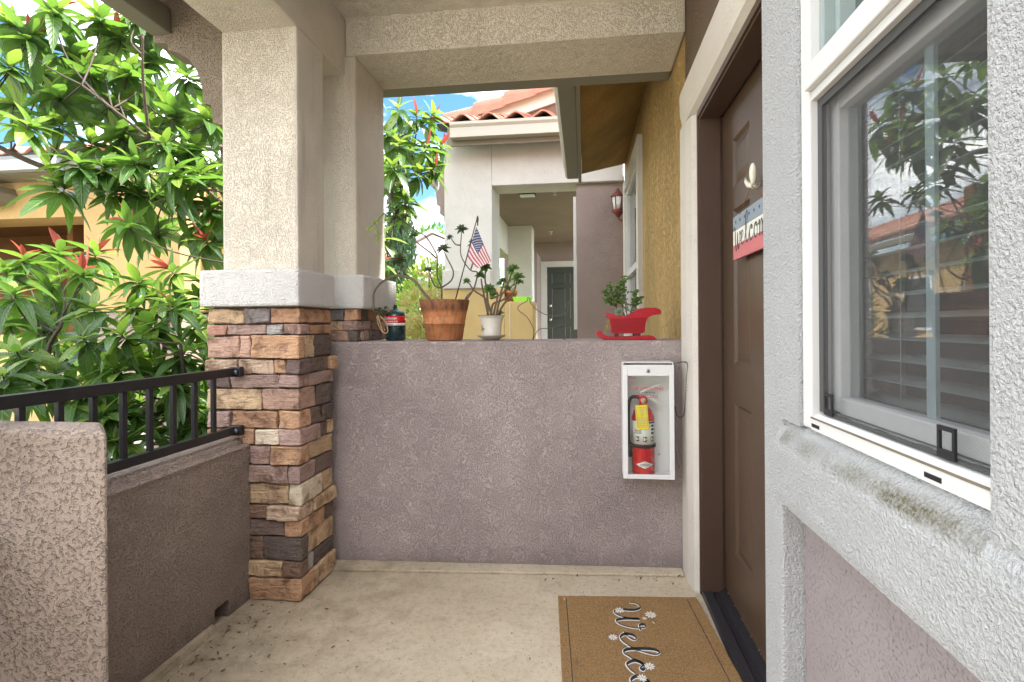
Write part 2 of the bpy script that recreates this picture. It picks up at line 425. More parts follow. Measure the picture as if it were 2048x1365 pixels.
def terracotta_mat():
    m, n, b = mat('weathered_terracotta')
    v = coords(n)
    a = tnoise(n, v, 16, 6, .65)
    c = mixc(n, ramp(n, a, .35, .65), (0.46, 0.155, 0.055), (0.60, 0.27, 0.11))
    dk = ramp(n, tnoise(n, coords(n, (26, 26, 6)), 2.2, 5, .65), .45, .62)
    sep = n.nodes.new('ShaderNodeSeparateXYZ'); n.links.new(v, sep.inputs[0])
    band = remap(n, sep.outputs['Z'], 1.252, 1.270)
    c = mixc(n, math_(n, 'MULTIPLY', math_(n, 'ADD', math_(n, 'MULTIPLY', dk, .45), math_(n, 'MULTIPLY', band, .62)), .92), c, (0.12, 0.055, 0.03))
    n.links.new(c, b.inputs['Base Color'])
    b.inputs['Roughness'].default_value = .7
    bump(n, b, a, .004)
    return m
M['terracotta'] = terracotta_mat()
def glass_mat(name, ior, tint=(0.93, 0.96, 0.95), boost=1.0):
    m, n, b = mat(name)
    n.nodes.remove(b)
    ge = n.nodes.new('ShaderNodeNewGeometry')
    dt = N(n, 'ShaderNodeVectorMath', _operation='DOT_PRODUCT')
    n.links.new(ge.outputs['Normal'], dt.inputs[0]); n.links.new(ge.outputs['Incoming'], dt.inputs[1])
    c_ = math_(n, 'ABSOLUTE', dt.outputs['Value'])
    f0 = ((ior - 1) / (ior + 1)) ** 2
    fr = math_(n, 'ADD', math_(n, 'MULTIPLY', math_(n, 'POWER', math_(n, 'SUBTRACT', 1.0, c_), 5.0), 1 - f0), f0)
    tr = n.nodes.new('ShaderNodeBsdfTransparent'); tr.inputs['Color'].default_value = (*tint, 1)
    gl = n.nodes.new('ShaderNodeBsdfGlossy'); gl.inputs['Roughness'].default_value = 0.0
    ms = n.nodes.new('ShaderNodeMixShader')
    n.links.new(fr, ms.inputs[0]); n.links.new(tr.outputs[0], ms.inputs[1]); n.links.new(gl.outputs[0], ms.inputs[2])
    n.links.new(ms.outputs[0], n.nodes['Material Output'].inputs['Surface'])
    return m
M['glass'] = glass_mat('window_glass', 2.3)
M['cab_glass'] = glass_mat('cabinet_glass', 1.4, (.97, .98, .97))
def screen_mat():
    m, n, b = mat('insect_screen')
    b.inputs['Base Color'].default_value = (.09, .09, .09, 1)
    b.inputs['Roughness'].default_value = .7
    v = coords(n)
    sep = n.nodes.new('ShaderNodeSeparateXYZ'); n.links.new(v, sep.inputs[0])
    def thread(s):
        f = math_(n, 'FRACT', math_(n, 'MULTIPLY', s, 1 / 0.0016))
        return math_(n, 'LESS_THAN', f, 0.19)
    k = math_(n, 'MAXIMUM', thread(sep.outputs['Y']), thread(sep.outputs['Z']))
    tr = n.nodes.new('ShaderNodeBsdfTransparent')
    ms = n.nodes.new('ShaderNodeMixShader')
    n.links.new(k, ms.inputs[0]); n.links.new(tr.outputs[0], ms.inputs[1]); n.links.new(b.outputs[0], ms.inputs[2])
    n.links.new(ms.outputs[0], n.nodes['Material Output'].inputs['Surface'])
    return m
M['screen'] = screen_mat()

# ------------------------------------------------------------------ object helpers
def tag(ob, label=None, cat=None, group=None, kind=None):
    if label: ob['label'] = label
    if cat: ob['category'] = cat
    if group: ob['group'] = group
    if kind: ob['kind'] = kind
    return ob
def thing(name, loc, label, cat, group=None):
    e = bpy.data.objects.new(name, None)
    e.location = loc
    e.empty_display_size = .1
    COL.objects.link(e)
    return tag(e, label, cat, group)
def origin(p):
    v = Vector((0, 0, 0))
    while p is not None:
        v += p.location
        p = p.parent
    return v

class MB:
    """collects shapes in world coordinates and links them as one mesh object"""
    def __init__(s): s.bm = bmesh.new()
    def box(s, x0, x1, y0, y1, z0, z1, bev=0.0, seg=2, rot=None):
        b = bmesh.new()
        bmesh.ops.create_cube(b, size=1)
        for v in b.verts:
            v.co = Vector(((x0 + x1) / 2 + v.co.x * (x1 - x0), (y0 + y1) / 2 + v.co.y * (y1 - y0), (z0 + z1) / 2 + v.co.z * (z1 - z0)))
        if bev: bmesh.ops.bevel(b, geom=list(b.edges), offset=bev, segments=seg, profile=.6, affect='EDGES')
        if rot:
            c = Vector(((x0 + x1) / 2, (y0 + y1) / 2, (z0 + z1) / 2))
            bmesh.ops.rotate(b, verts=b.verts, cent=c, matrix=rot)
        s.join(b)
        return s
    def join(s, b):
        me = bpy.data.meshes.new('t')
        b.to_mesh(me); b.free()
        s.bm.from_mesh(me)
        bpy.data.meshes.remove(me)
    def poly(s, pts):
        s.bm.faces.new([s.bm.verts.new(p) for p in pts])
        return s
    def prism(s, pts, d, bev=0.0):
        """closed outline (3D points, planar) swept along the vector d"""
        b = bmesh.new()
        d = Vector(d)
        a = [b.verts.new(Vector(p)) for p in pts]
        c = [b.verts.new(Vector(p) + d) for p in pts]
        n = len(pts)
        f1 = b.faces.new(a)
        f2 = b.faces.new(c[::-1])
        for i in range(n): b.faces.new((a[i], a[(i + 1) % n], c[(i + 1) % n], c[i]))
        if bev:
            ed = list(f1.edges) + list(f2.edges)
            bmesh.ops.bevel(b, geom=ed, offset=bev, segments=2, profile=.6, affect='EDGES')
        bmesh.ops.recalc_face_normals(b, faces=b.faces)
        s.join(b)
        return s
    def tube(s, pts, r, n=6, cap=True):
        pts = [Vector(p) for p in pts]
        rr = r if isinstance(r, (list, tuple)) else [r] * len(pts)
        rings = []
        prev = None
        for i, p in enumerate(pts):
            t = (pts[min(i + 1, len(pts) - 1)] - pts[max(i - 1, 0)])
            if t.length < 1e-9: t = Vector((0, 0, 1))
            t.normalize()
            if prev is None:
                u = t.orthogonal().normalized()
            else:
                u = prev - t * prev.dot(t)
                u = u.normalized() if u.length > 1e-6 else t.orthogonal().normalized()
            prev = u
            v = t.cross(u)
            rings.append([s.bm.verts.new(p + (u * math.cos(2 * math.pi * k / n) + v * math.sin(2 * math.pi * k / n)) * rr[i]) for k in range(n)])
        for a, b in zip(rings, rings[1:]):
            for k in range(n): s.bm.faces.new((a[k], a[(k + 1) % n], b[(k + 1) % n], b[k])).smooth = True
        if cap:
            s.bm.faces.new(rings[0][::-1]); s.bm.faces.new(rings[-1])
        return s
    def lathe(s, c, prof, n=28, axis='Z'):
        c = Vector(c)
        rings = []
        for r, h in prof:
            ring = []
            for k in range(n):
                a = 2 * math.pi * k / n
                if axis == 'Z': q = Vector((math.cos(a) * r, math.sin(a) * r, h))
                elif axis == 'Y': q = Vector((math.cos(a) * r, h, math.sin(a) * r))
                else: q = Vector((h, math.cos(a) * r, math.sin(a) * r))
                ring.append(s.bm.verts.new(c + q))
            rings.append(ring)
        for a, b in zip(rings, rings[1:]):
            for k in range(n): s.bm.faces.new((a[k], a[(k + 1) % n], b[(k + 1) % n], b[k])).smooth = True
        for ring in (rings[0], rings[-1]):
            if (ring[0].co - ring[n // 2].co).length > 1e-5: s.bm.faces.new(ring)
        return s
    def ball(s, c, r, seg=12, sc=(1, 1, 1)):
        b = bmesh.new()
        bmesh.ops.create_uvsphere(b, u_segments=seg, v_segments=max(6, seg // 2 + 2), radius=1)
        for v in b.verts: v.co = Vector(c) + Vector((v.co.x * r * sc[0], v.co.y * r * sc[1], v.co.z * r * sc[2]))
        for f in b.faces: f.smooth = True
        s.join(b)
        return s
    def build(s, name, m, parent=None, loc=None, kind=None, label=None, fix=True):
        o0 = origin(parent) if parent else Vector(loc or (0, 0, 0))
        if fix: bmesh.ops.recalc_face_normals(s.bm, faces=s.bm.faces)
        if o0.length: bmesh.ops.translate(s.bm, verts=s.bm.verts, vec=-o0)
        me = bpy.data.meshes.new(name)
        s.bm.to_mesh(me); s.bm.free()
        me.materials.append(m)
        ob = bpy.data.objects.new(name, me)
        COL.objects.link(ob)
        if parent: ob.parent = parent
        else: ob.location = o0
        return tag(ob, label=label, kind=kind)
def bx(name, m, parent, *b, bev=0.0, **kw): return MB().box(*b, bev=bev).build(name, m, parent, **kw)
def link_mesh(name, me, parent, mw, color=None):
    """an object sharing mesh data, placed by a world matrix under a parent at its origin"""
    ob = bpy.data.objects.new(name, me)
    COL.objects.link(ob)
    if parent:
        ob.parent = parent
        ob.matrix_local = Matrix.Translation(-origin(parent)) @ mw
    else: ob.matrix_local = mw
    if color: ob.color = color
    return ob
def spline(pts, k=8, closed=False):
    """Catmull-Rom through points"""
    P = [Vector(p) for p in pts]
    out = []
    n = len(P)
    for i in range(n - 1):
        a, b, c, d = P[max(i - 1, 0)], P[i], P[i + 1], P[min(i + 2, n - 1)]
        for j in range(k):
            t = j / k
            out.append(.5 * ((2 * b) + (c - a) * t + (2 * a - 5 * b + 4 * c - d) * t * t + (3 * b - a - 3 * c + d) * t ** 3))
    out.append(P[-1])
    return out
def text(name, s, size, m, parent, loc, rot, extr=0.0003, align='CENTER', sx=1.0):
    cu = bpy.data.curves.new(name, 'FONT')
    cu.body = s
    cu.size = size
    cu.extrude = extr
    cu.align_x = align
    cu.materials.append(m)
    tmp = bpy.data.objects.new('tmp', cu)
    COL.objects.link(tmp)
    bpy.context.view_layer.update()
    me = bpy.data.meshes.new_from_object(tmp.evaluated_get(bpy.context.evaluated_depsgraph_get()))
    bpy.data.objects.remove(tmp)
    bpy.data.curves.remove(cu)
    ob = bpy.data.objects.new(name, me)
    COL.objects.link(ob)
    ob.parent = parent
    ob.location = Vector(loc) - origin(parent)
    ob.rotation_euler = rot
    ob.scale = (sx, 1, 1)
    return ob
FRONT = (R(90), 0, 0)

# ================================================================== SETTING
def sheet(name, m, x0, x1, y0, y1, z, **kw):
    return MB().poly([(x0, y0, z), (x1, y0, z), (x1, y1, z), (x0, y1, z)]).build(name, m, **kw)
tag(sheet('ground', M['ground'], -300, 300, -300, 300, -0.20), kind='structure')
tag(MB().box(-1.75, 0.62, -1.6, 2.8, -0.18, 0.0).build('porch_floor', M['floor']), kind='structure')
tag(sheet('path', M['pale_concrete'], -9, 9, -8, -1.65, -0.17), kind='structure')  # unseen pale paving added behind the viewer to bounce light onto the parapet
tag(sheet('courtyard_path', M['concrete'], -7.2, -4.9, -1.6, 30, -0.17), kind='structure')
tag(MB().box(-1.22, 0.5, 1.45, 2.44, 2.78, 2.86).build('porch_ceiling', M['beige']), kind='structure')

# ---- parapet wall at the end of the porch
WY0, WY1 = 2.42, 2.79
par = thing('parapet_wall', (-.3, 2.6, 0), 'mauve grey stucco half wall between the stone pier and the door trim', 'wall')
b = MB()
b.prism([(-1.37, 2.332, 0.0), (.497, 2.424, 0.0), (.497, WY1 - .002, 0.0), (-1.37, WY1 - .002, 0.0)], (0, 0, 1.105), bev=.010)
b.build('wall', M['mauve'], par)
b = MB()
b.prism([(-1.36, 2.331, .001), (.46, 2.421, .001), (.46, 2.355, .001), (-1.36, 2.235, .001)], (0, 0, .012), bev=.004)
b.build('cove_strip', M['floor'], par)

# ---- beam and jamb framing the opening above the parapet
beam = thing('porch_beam', (-.3, 2.6, 2.6), 'beige stucco beam and jamb framing the opening over the half wall', 'beam')
b = MB()
b.prism([(-1.2205, WY0, 2.585), (-1.2205, WY0, 2.80), (-1.2205, WY1, 2.80), (-1.2205, WY1, 2.585)], (1.7175, 0, 0), bev=.012)
b.build('lintel', M['beige'], beam)
b = MB()
b.box(-1.36, -1.165, WY0 + .0015, WY1 - .0015, 1.44, 2.586, bev=.012)
b.build('jamb', M['beige'], beam)
b = MB()
b.box(-1.26, .49, WY1 + .002, WY1 + .10, 2.585, 2.66)
b.build('fascia', M['gutter_dark'], beam)

cs = thing('cable_stub', (-1.13, 2.41, 2.74), 'short dark cable end poking out of the beam under the ceiling', 'cable')
MB().tube(spline([onY(676, 8, 2.415), onY(674, 14, 2.405), onY(680, 24, 2.395), onY(693, 28, 2.392)], 6), .0035, 6).build('cable', M['black'], cs)

# ---- side header running over the railing, with eave, gutter and corbel
hdr = thing('porch_header', (-1.4, .8, 2.485), 'beige stucco header over the railing that lands on the stone column', 'beam')
MB().box(-1.582, -1.222, 1.2, 2.788, 2.487, 2.86, bev=.01).build('beam', M['beige'], hdr)
MB().box(-1.862, -1.584, 1.2, 1.90, 2.60, 2.66, bev=.004).build('soffit', M['beige'], hdr)
MB().box(-1.962, -1.863, 1.2, 2.043, 2.525, 2.64, bev=.006).build('gutter', M['gutter_dark'], hdr)
MB().prism([(-2.1, 1.2, 2.68), (-2.1, 2.79, 2.68), (.55, 2.79, 3.48), (.55, 1.2, 3.48)], (0, 0, .09)).build('roof', M['tile'], hdr)
cpts = [(-1.583, 2.72), (-1.960, 2.72), (-1.960, 2.495), (-1.885, 2.492), (-1.885, 2.455), (-1.83, 2.445), (-1.78, 2.415), (-1.742, 2.37), (-1.715, 2.30), (-1.71, 2.20), (-1.665, 2.195), (-1.665, 2.11), (-1.63, 2.10), (-1.583, 2.095)]
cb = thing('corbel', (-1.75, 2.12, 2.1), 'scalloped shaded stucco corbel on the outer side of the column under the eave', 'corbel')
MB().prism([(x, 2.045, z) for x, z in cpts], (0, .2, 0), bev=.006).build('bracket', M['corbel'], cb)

# ---- stone pier and its column
pier = thing('stone_pier', (-1.43, 2.2, 0), 'stacked ledgestone pier carrying a square beige stucco column', 'pier')
MB().box(-1.578, -1.224, 1.993, 2.215, 1.42, 2.49, bev=.012).build('shaft', M['beige'], pier)
MB().box(-1.662, -1.200, 1.955, 2.262, 1.272, 1.432, bev=.012).build('cap', M['cap_white'], pier)
MB().box(-1.36, -1.112, 2.385, 2.83, 1.274, 1.448, bev=.012).build('jamb_cap', M['cap_white'], pier)
MB().box(-1.635, -1.232, 2.010, 2.27, 0.0, 1.275).build('core', M['mortar'], pier)
MB().box(-1.36, -1.18, 2.435, 2.80, 1.1065, 1.276).build('jamb_core', M['mortar'], pier)

SC = dict(t=(.52, .365, .22), o=(.50, .295, .17), ob=(.42, .235, .135), rb=(.38, .20, .145), pb=(.46, .29, .215), m=(.32, .215, .18),
          dm=(.15, .10, .095), g=(.19, .172, .168), lg=(.36, .35, .33), db=(.15, .105, .088), d=(.11, .085, .075), tp=(.52, .375, .265), cr=(.60, .50, .37), br=(.24, .145, .10), mp=(.36, .24, .205))
def stone_mesh(dx, dy, dz, seed):
    """split-faced block: subdivided box, rounded arrises, uneven faces"""
    b = bmesh.new()
    nx, ny, nz_ = (max(1, min(9, round(q / .021))) for q in (dx, dy, dz))
    bmesh.ops.create_cube(b, size=1)
    bmesh.ops.scale(b, verts=b.verts, vec=(dx, dy, dz))
    bmesh.ops.bevel(b, geom=list(b.edges), offset=min(.0035, dz * .12), segments=1, profile=.6, affect='EDGES')
    for ax, k in ((0, nx), (1, ny), (2, nz_)):
        d = (dx, dy, dz)[ax]
        for i in range(1, k):
            no = Vector((0, 0, 0)); no[ax] = 1
            bmesh.ops.bisect_plane(b, geom=list(b.verts) + list(b.edges) + list(b.faces), plane_co=no * (-d / 2 + d * i / k), plane_no=no)
    rs = random.Random(seed)
    off = Vector((rs.random() * 50, rs.random() * 50, rs.random() * 50))
    for v in b.verts:
        q = v.co * 15 + off
        big = Vector((noise.noise(q), noise.noise(q + Vector((9, 3, 1))), noise.noise(v.co * 13 + off + Vector((4, 7, 2)))))
        q = v.co * 46 + off
        fine = Vector((noise.noise(q), noise.noise(q + Vector((5, 8, 2))), noise.noise(q + Vector((1, 6, 9)))))
        v.co += Vector((big.x * .006, big.y * .0105, big.z * .004)) + fine * .0034
    for f in b.faces: f.smooth = True
    me = bpy.data.meshes.new('stone')
    b.to_mesh(me); b.free()
    me.set_sharp_from_angle(angle=R(32))
    me.materials.append(M['stone'])
    return me
_ns = [0]
def stone(x0, x1, y0, y1, z0, z1, c):
    _ns[0] += 1
    rs = random.Random(_ns[0] * 13)
    me = stone_mesh(x1 - x0, y1 - y0, z1 - z0, _ns[0])
    k = rs.uniform(1.1, 1.42)
    ob = link_mesh('stone', me, pier, Matrix.Translation(((x0 + x1) / 2, (y0 + y1) / 2, (z0 + z1) / 2)) @ Matrix.Rotation(rs.uniform(-.012, .012), 4, 'Y'),
                   color=(*[q * k for q in SC[c]], 1))
    return ob
SX = lambda zx: onY(400 + zx / 2.006, 900, 1.985).x          # measured along the front of the pier
SZ = lambda zy: onY(600, 560 + zy / 2.006, 1.985).z
ROWS = [   # (top, bottom, [front stones: left, right, colour; the last turns the corner], side-return depth of that corner stone, [side stones: start, end as parts of the side, colour])
    (114, 177, [(33, 182, 't'), (183, 282, 'g'), (284, 436, 'ob')], .13, [(.15, .98, 'ob')]),
    (178, 223, [(32, 111, 'rb'), (112, 270, 'm'), (271, 337, 'lg'), (339, 436, 'mp')], .26, [(.28, .96, 'ob')]),
    (224, 318, [(32, 163, 'pb'), (164, 208, 'pb'), (210, 440, 'o')], .08, [(.10, .38, 't'), (.40, .98, 'd')]),
    (320, 382, [(24, 155, 'tp'), (156, 298, 'tp'), (300, 350, 'o'), (352, 440, 'dm')], .22, [(.24, .80, 'db'), (.82, 1.02, 'o')]),
    (383, 438, [(34, 124, 'dm'), (126, 322, 'm'), (325, 437, 'mp')], .20, [(.22, .97, 'm')]),
    (439, 527, [(28, 249, 't'), (251, 438, 'pb')], .42, [(.44, .98, 'd')]),
    (529, 601, [(34, 126, 'm'), (128, 310, 'ob'), (313, 436, 'o')], .26, [(.28, .60, 'db'), (.61, .96, 'd')]),
    (602, 668, [(34, 95, 'ob'), (96, 221, 'o'), (223, 318, 'cr'), (320, 438, 'mp')], .55, [(.57, .80, 'db'), (.82, 1.0, 't')]),
    (670, 746, [(34, 200, 'pb'), (202, 282, 'm'), (284, 440, 'o')], .20, [(.22, .97, 't')]),
    (747, 820, [(34, 196, 'm'), (198, 355, 'm'), (358, 436, 'mp')], .38, [(.40, .97, 'db')]),
    (822, 908, [(34, 188, 't'), (190, 355, 't'), (357, 440, 'cr')], .58, [(.60, .98, 't')]),
    (910, 968, [(34, 184, 'br'), (186, 270, 'br'), (272, 438, 'tp')], .30, [(.32, 1.02, 't')]),
    (970, 1036, [(34, 196, 'm'), (198, 335, 'db'), (337, 440, 'o')], .62, [(.64, .97, 'db')]),
    (1038, 1130, [(34, 192, 'ob'), (194, 248, 'br'), (250, 436, 'd')], .16, [(.18, .98, 't')]),
    (1132, 1198, [(34, 184, 't'), (186, 330, 't'), (333, 438, 'br')], .18, [(.20, .34, 'lg'), (.36, .98, 'd')]),
    (1200, 1288, [(34, 198, 'br'), (200, 440, 'o')], .30, [(.32, 1.0, 't')]),
]
rs = random.Random(3)
for i, (t, bt, fr, ret, side) in enumerate(ROWS):
    z1, z0 = SZ(t), max(.002, SZ(bt) + .002)
    if i == len(ROWS) - 1: z0 = .002
    for j, (a, c, k) in enumerate(fr):
        pr = rs.uniform(0, .014)
        last = j == len(fr) - 1
        zj = rs.uniform(0, .004)
        if last: stone(SX(a) + .002, -1.214 + rs.uniform(-.004, .006), 1.984 - pr, 1.99 + ret * .285, z0 + zj, z1, k)
        else: stone(SX(a) + .002, SX(c) - .001, 1.988 - pr, 2.06, z0 + zj, z1 - rs.uniform(0, .003), k)
    for a, c, k in side:
        x = -1.216 + rs.uniform(-.008, .006) + (.012 if c > 1 else 0)
        stone(-1.30, x, 1.993 + a * .285, 1.99 + c * .283, z0 + rs.uniform(0, .004), z1 - rs.uniform(0, .003), k)
# veneer round the foot of the jamb, above the half wall
for r, (z0, z1, cuts) in enumerate([(1.215, 1.272, [(2.44, 2.53, 'd'), (2.54, 2.68, 'ob'), (2.69, 2.80, 'br')]), (1.163, 1.212, [(2.44, 2.56, 'mp'), (2.57, 2.67, 'br'), (2.68, 2.80, 'ob')]), (1.108, 1.160, [(2.44, 2.52, 'pb'), (2.53, 2.66, 'd'), (2.67, 2.80, 'br')])]):
    for a, c, k in cuts:
        stone(-1.20, -1.146 + rs.uniform(-.006, .006), a, c, z0, z1, k)
for z0, z1, cuts in ((1.214, 1.271, [(-1.30, -1.228, 'g'), (-1.225, -1.15, 'ob')]), (1.163, 1.211, [(-1.30, -1.232, 't'), (-1.229, -1.15, 'm')]), (1.106, 1.160, [(-1.30, -1.205, 'pb'), (-1.202, -1.15, 'd')])):
    for a, c, k in cuts: stone(a, c, 2.395, 2.436, z0, z1, k)

# ---- low wall under the railing
low = thing('railing_wall', (-1.55, 1.2, 0), 'low brown stucco wall with a grooved ledge under the black railing', 'wall')
b = MB()
prof = [(-1.45, 0), (-1.45, .650), (-1.446, .668), (-1.458, .680), (-1.475, .676), (-1.482, .688), (-1.50, .700), (-1.56, .712), (-1.64, .700), (-1.64, -.19)]
SY0, SY1 = 1.775, 1.85                 # drain hole at the foot
b.prism([(x, SY1, z) for x, z in prof], (0, 1.982 - SY1, 0))
b.prism([(x, .60, z) for x, z in prof], (0, SY0 - .60, 0))
b.prism([(x, SY0, max(z, .085)) for x, z in prof if z > .02] + [(-1.64, SY0, .085), (-1.45, SY0, .07)], (0, SY1 - SY0, 0))
b.build('wall', M['dash'], low)
MB().prism([(-1.449, .6, .001), (-1.425, .6, .001), (-1.432, .6, .018), (-1.449, .6, .024)], (0, 1.16, 0)).build('cant_strip', M['floor'], low)
MB().box(-1.63, -1.56, SY0 - .004, SY1 + .004, -.02, .07).build('drain_hole', M['black'], low)

# ---- stucco end wall in the left foreground
ew = thing('entry_wall', (-1.9, 1.12, 0), 'rounded lumpy brown stucco wall end nearest the viewer beside the railing', 'wall')
b = MB()
bm_ = bmesh.new()
lo_ = [bm_.verts.new((x, y, -.19)) for x, y in ((-3.2, 1.05), (-1.133, 1.05), (-1.268, 1.165), (-3.2, 1.165))]
hi_ = [bm_.verts.new((v.co.x, v.co.y, .935)) for v in lo_]
bm_.faces.new(lo_[::-1]); bm_.faces.new(hi_)
for k in range(4): bm_.faces.new((lo_[k], lo_[(k + 1) % 4], hi_[(k + 1) % 4], hi_[k]))
bmesh.ops.bevel(bm_, geom=list(bm_.edges), offset=.020, segments=3, profile=.6, affect='EDGES')
b.join(bm_)
b.build('wall', M['lump'], ew)

# ---- railing
rail = thing('railing', (-1.5, 1.3, .72), 'black square bar railing bolted to the front of the stone pier', 'railing')
b = MB(); b.box(-1.515, -1.485, .2, 1.955, .972, 1.008, bev=.003); b.build('top_rail', M['iron'], rail)
b = MB(); b.box(-1.515, -1.485, 1.17, 1.955, .722, .755, bev=.003); b.build('bottom_rail', M['iron'], rail)
me = None
for i in range(18):
    y = 1.838 - .0985 * i
    if y < .25: break
    if me is None:
        o_ = MB().box(-1.508, -1.492, y - .008, y + .008, .754, .973, bev=.0015).build('baluster', M['iron'], rail)
        me = o_.data
    else:
        c = o_.copy(); COL.objects.link(c); c.location.y -= .0985 * i
for z in (.99, .738):
    br = MB().box(-1.518, -1.462, 1.945, 1.972, z - .022, z + .022, bev=.006).build('bracket', M['iron'], rail)
    MB().lathe((-1.482, 1.941, z), [(.0, -.006), (.006, -.006), (.010, -.002), (.010, .006)], 14, 'Y').build('bolt', M['bolt'], br)

# ================================================================== HOUSE FRONT (right)
hs = thing('house_front', (.6, 2.2, 0), 'house front with ochre stucco past the porch and white stucco trim around door and window', 'house')
WX = .5
b = MB()
b.box(WX, .66, 2.212, 2.455, 0, 3.3)
b.box(WX, .66, 1.298, 2.212, 2.10, 3.3)
b.build('porch_wall', M['brown_wall'], hs)
b = MB()
b.box(WX, .66, 1.092, 1.298, 0, 3.3)
b.box(WX, .66, .40, 1.092, -.2, .962)
b.box(WX, .66, .40, 1.092, 2.30, 3.3)
b.box(WX, .66, -5, .40, -.2, 3.3)
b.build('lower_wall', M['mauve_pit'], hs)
b = MB()
NWY0, NWY1, NWZ0, NWZ1 = 4.30, 5.55, 1.02, 2.66
b.box(WX, .66, 2.455, NWY0, 0, 3.3)
b.box(WX, .66, NWY0, NWY1, 0, NWZ0)
b.box(WX, .66, NWY0, NWY1, NWZ1, 3.3)
b.box(WX, .66, NWY1, 5.97, 0, 3.3)
b.build('ochre_wall', M['yellow'], hs)
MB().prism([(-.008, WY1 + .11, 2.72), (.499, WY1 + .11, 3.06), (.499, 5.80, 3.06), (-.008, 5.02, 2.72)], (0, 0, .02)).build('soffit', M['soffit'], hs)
gu = MB()
gu.prism([(-.010, WY1 + .102, 2.64), (-.010, WY1 + .102, 2.82), (-.04, WY1 + .102, 2.82), (-.04, WY1 + .102, 2.64)], (0, 2.16, 0), bev=.004)
gu.build('fascia', M['gutter_dark'], hs)
gu = MB()
gu.prism([(-.042, WY1 + .103, 2.66), (-.042, WY1 + .103, 2.80), (-.150, WY1 + .103, 2.80), (-.150, WY1 + .103, 2.66)], (0, 2.08, 0), bev=.003)
gu.build('gutter_bottom', M['gutter_dark'], hs)
gu = MB()
gu.prism([(-.151, WY1 + .1035, 2.663), (-.151, WY1 + .1035, 2.80), (-.185, WY1 + .1035, 2.80), (-.190, WY1 + .1035, 2.785), (-.176, WY1 + .1035, 2.76), (-.172, WY1 + .1035, 2.68)], (0, 2.08, 0), bev=.003)
gu.build('gutter', M['gutter'], hs)
gu = MB()
gu.prism([(-.16, WY1 + .1, 2.83), (-.16, 5.0, 2.83), (4.5, 6.0, 5.0), (4.5, WY1 + .1, 5.0)], (0, 0, .06))
gu.prism([(.55, -5, 3.46), (.55, WY1 + .1, 3.46), (4.5, WY1 + .1, 5.25), (4.5, -5, 5.25)], (0, 0, .06))
gu.build('roof', M['tile'], hs)

# door surround: bullnose trim on the far side and over the head, wider strip on the near side
b = MB()
tp = [(.505, 2.212), (.478, 2.235), (.466, 2.30), (.462, 2.40), (.470, 2.4185), (.505, 2.4185)]
b.prism([(x, y, 0.001) for x, y in tp], (0, 0, 2.10))
hp = [(.505, 2.102), (.478, 2.125), (.466, 2.18), (.464, 2.27), (.472, 2.295), (.505, 2.30)]
b.prism([(x, 2.4185, z) for x, z in hp], (0, -1.12, 0))
b.build('door_surround', M['door_trim'], hs)
b = MB()
b.box(.45, .505, 1.187, 1.297, 0.001, 3.2, bev=.010, seg=3)
b.build('trim_strip', M['white_stucco'], hs)
# window surround
b = MB()
lp = [(.505, .964), (.470, .964), (.458, .950), (.447, .938), (.437, .922), (.433, .90), (.436, .80), (.442, .776), (.505, .776)]
b.prism([(x, 1.186, z) for x, z in lp], (0, -1.6, 0))
b.box(.45, .505, 1.094, 1.186, .964, 3.2)
b.box(.445, .505, -.4, .603, .93, 3.2, bev=.014, seg=3)
b.box(.45, .505, .603, 1.094, 2.30, 3.2, bev=.01)
b.build('window_surround', M['white_stucco'], hs)
# dark room behind the window
b = MB()
for q in ((.62, 3.2, .0, 2.0, .4, .42), (.62, 3.2, .0, 2.0, 2.6, 2.62), (3.2, 3.22, .0, 2.0, .4, 2.62), (.66, 3.2, -.02, .0, .4, 2.62), (.66, 3.2, 2.0, 2.02, .4, 2.62)): b.box(*q)
b.build('room', M['room'], hs)

# ---- front window
win = thing('front_window', (.5, .8, .96), 'white vinyl window with insect screen and blinds nearest the viewer', 'window')
WYA, WYB, WZA, WZB = .46, 1.092, .966, 2.29
b = MB()
b.box(.458, .56, 1.054, WYB, WZA, WZB, bev=.004)
b.box(.458, .56, WYA, .49, WZA, WZB, bev=.004)
b.box(.458, .56, .49, 1.054, WZB - .04, WZB, bev=.004)
fr = b.build('frame', M['vinyl'], win)
b = MB()
b.prism([(.458, .49, .966), (.458, .49, .990), (.472, .49, .997), (.505, .49, 1.000), (.56, .49, 1.000), (.56, .49, .966)], (0, .564, 0))
sl = b.build('sill', M['vinyl'], win)
MB().box(.4565, .459, .49, 1.054, .9885, .9915).build('sill_groove', M['cane'], sl)
for y in (.705, 1.035):
    MB().box(.4572, .466, y - .016, y + .016, .972, .979).build('weep_hole', M['black'], sl)
b = MB()
b.box(.448, .50, .49, 1.054, 1.650, 1.698, bev=.005)
b.box(.462, .50, .49, 1.054, 1.632, 1.650, bev=.002)
b.build('meeting_rail', M['vinyl'], win)
b = MB()
b.box(.496, .535, 1.018, 1.052, 1.006, 1.632, bev=.003)
b.box(.496, .535, .49, 1.018, 1.004, 1.036, bev=.003)
b.box(.496, .535, .49, 1.018, 1.598, 1.631, bev=.003)
b.box(.500, .530, 1.052, 1.0535, 1.003, 1.65)
sash = b.build('lower_sash', M['track'], win)
b = MB(); b.box(.514, .517, .49, 1.018, 1.036, 1.598); b.build('pane', M['glass'], sash)
b = MB()
b.box(.478, .5455, 1.036, 1.0535, 1.70, 2.25, bev=.003)
b.box(.500, .545, 1.020, 1.036, 1.70, 2.25, bev=.002)
b.box(.522, .545, .49, 1.020, 1.70, 1.715, bev=.003)
us = b.build('upper_sash', M['sash_grey'], win)
b = MB(); b.box(.530, .533, .49, 1.020, 1.715, 2.25); b.build('pane', M['glass'], us)
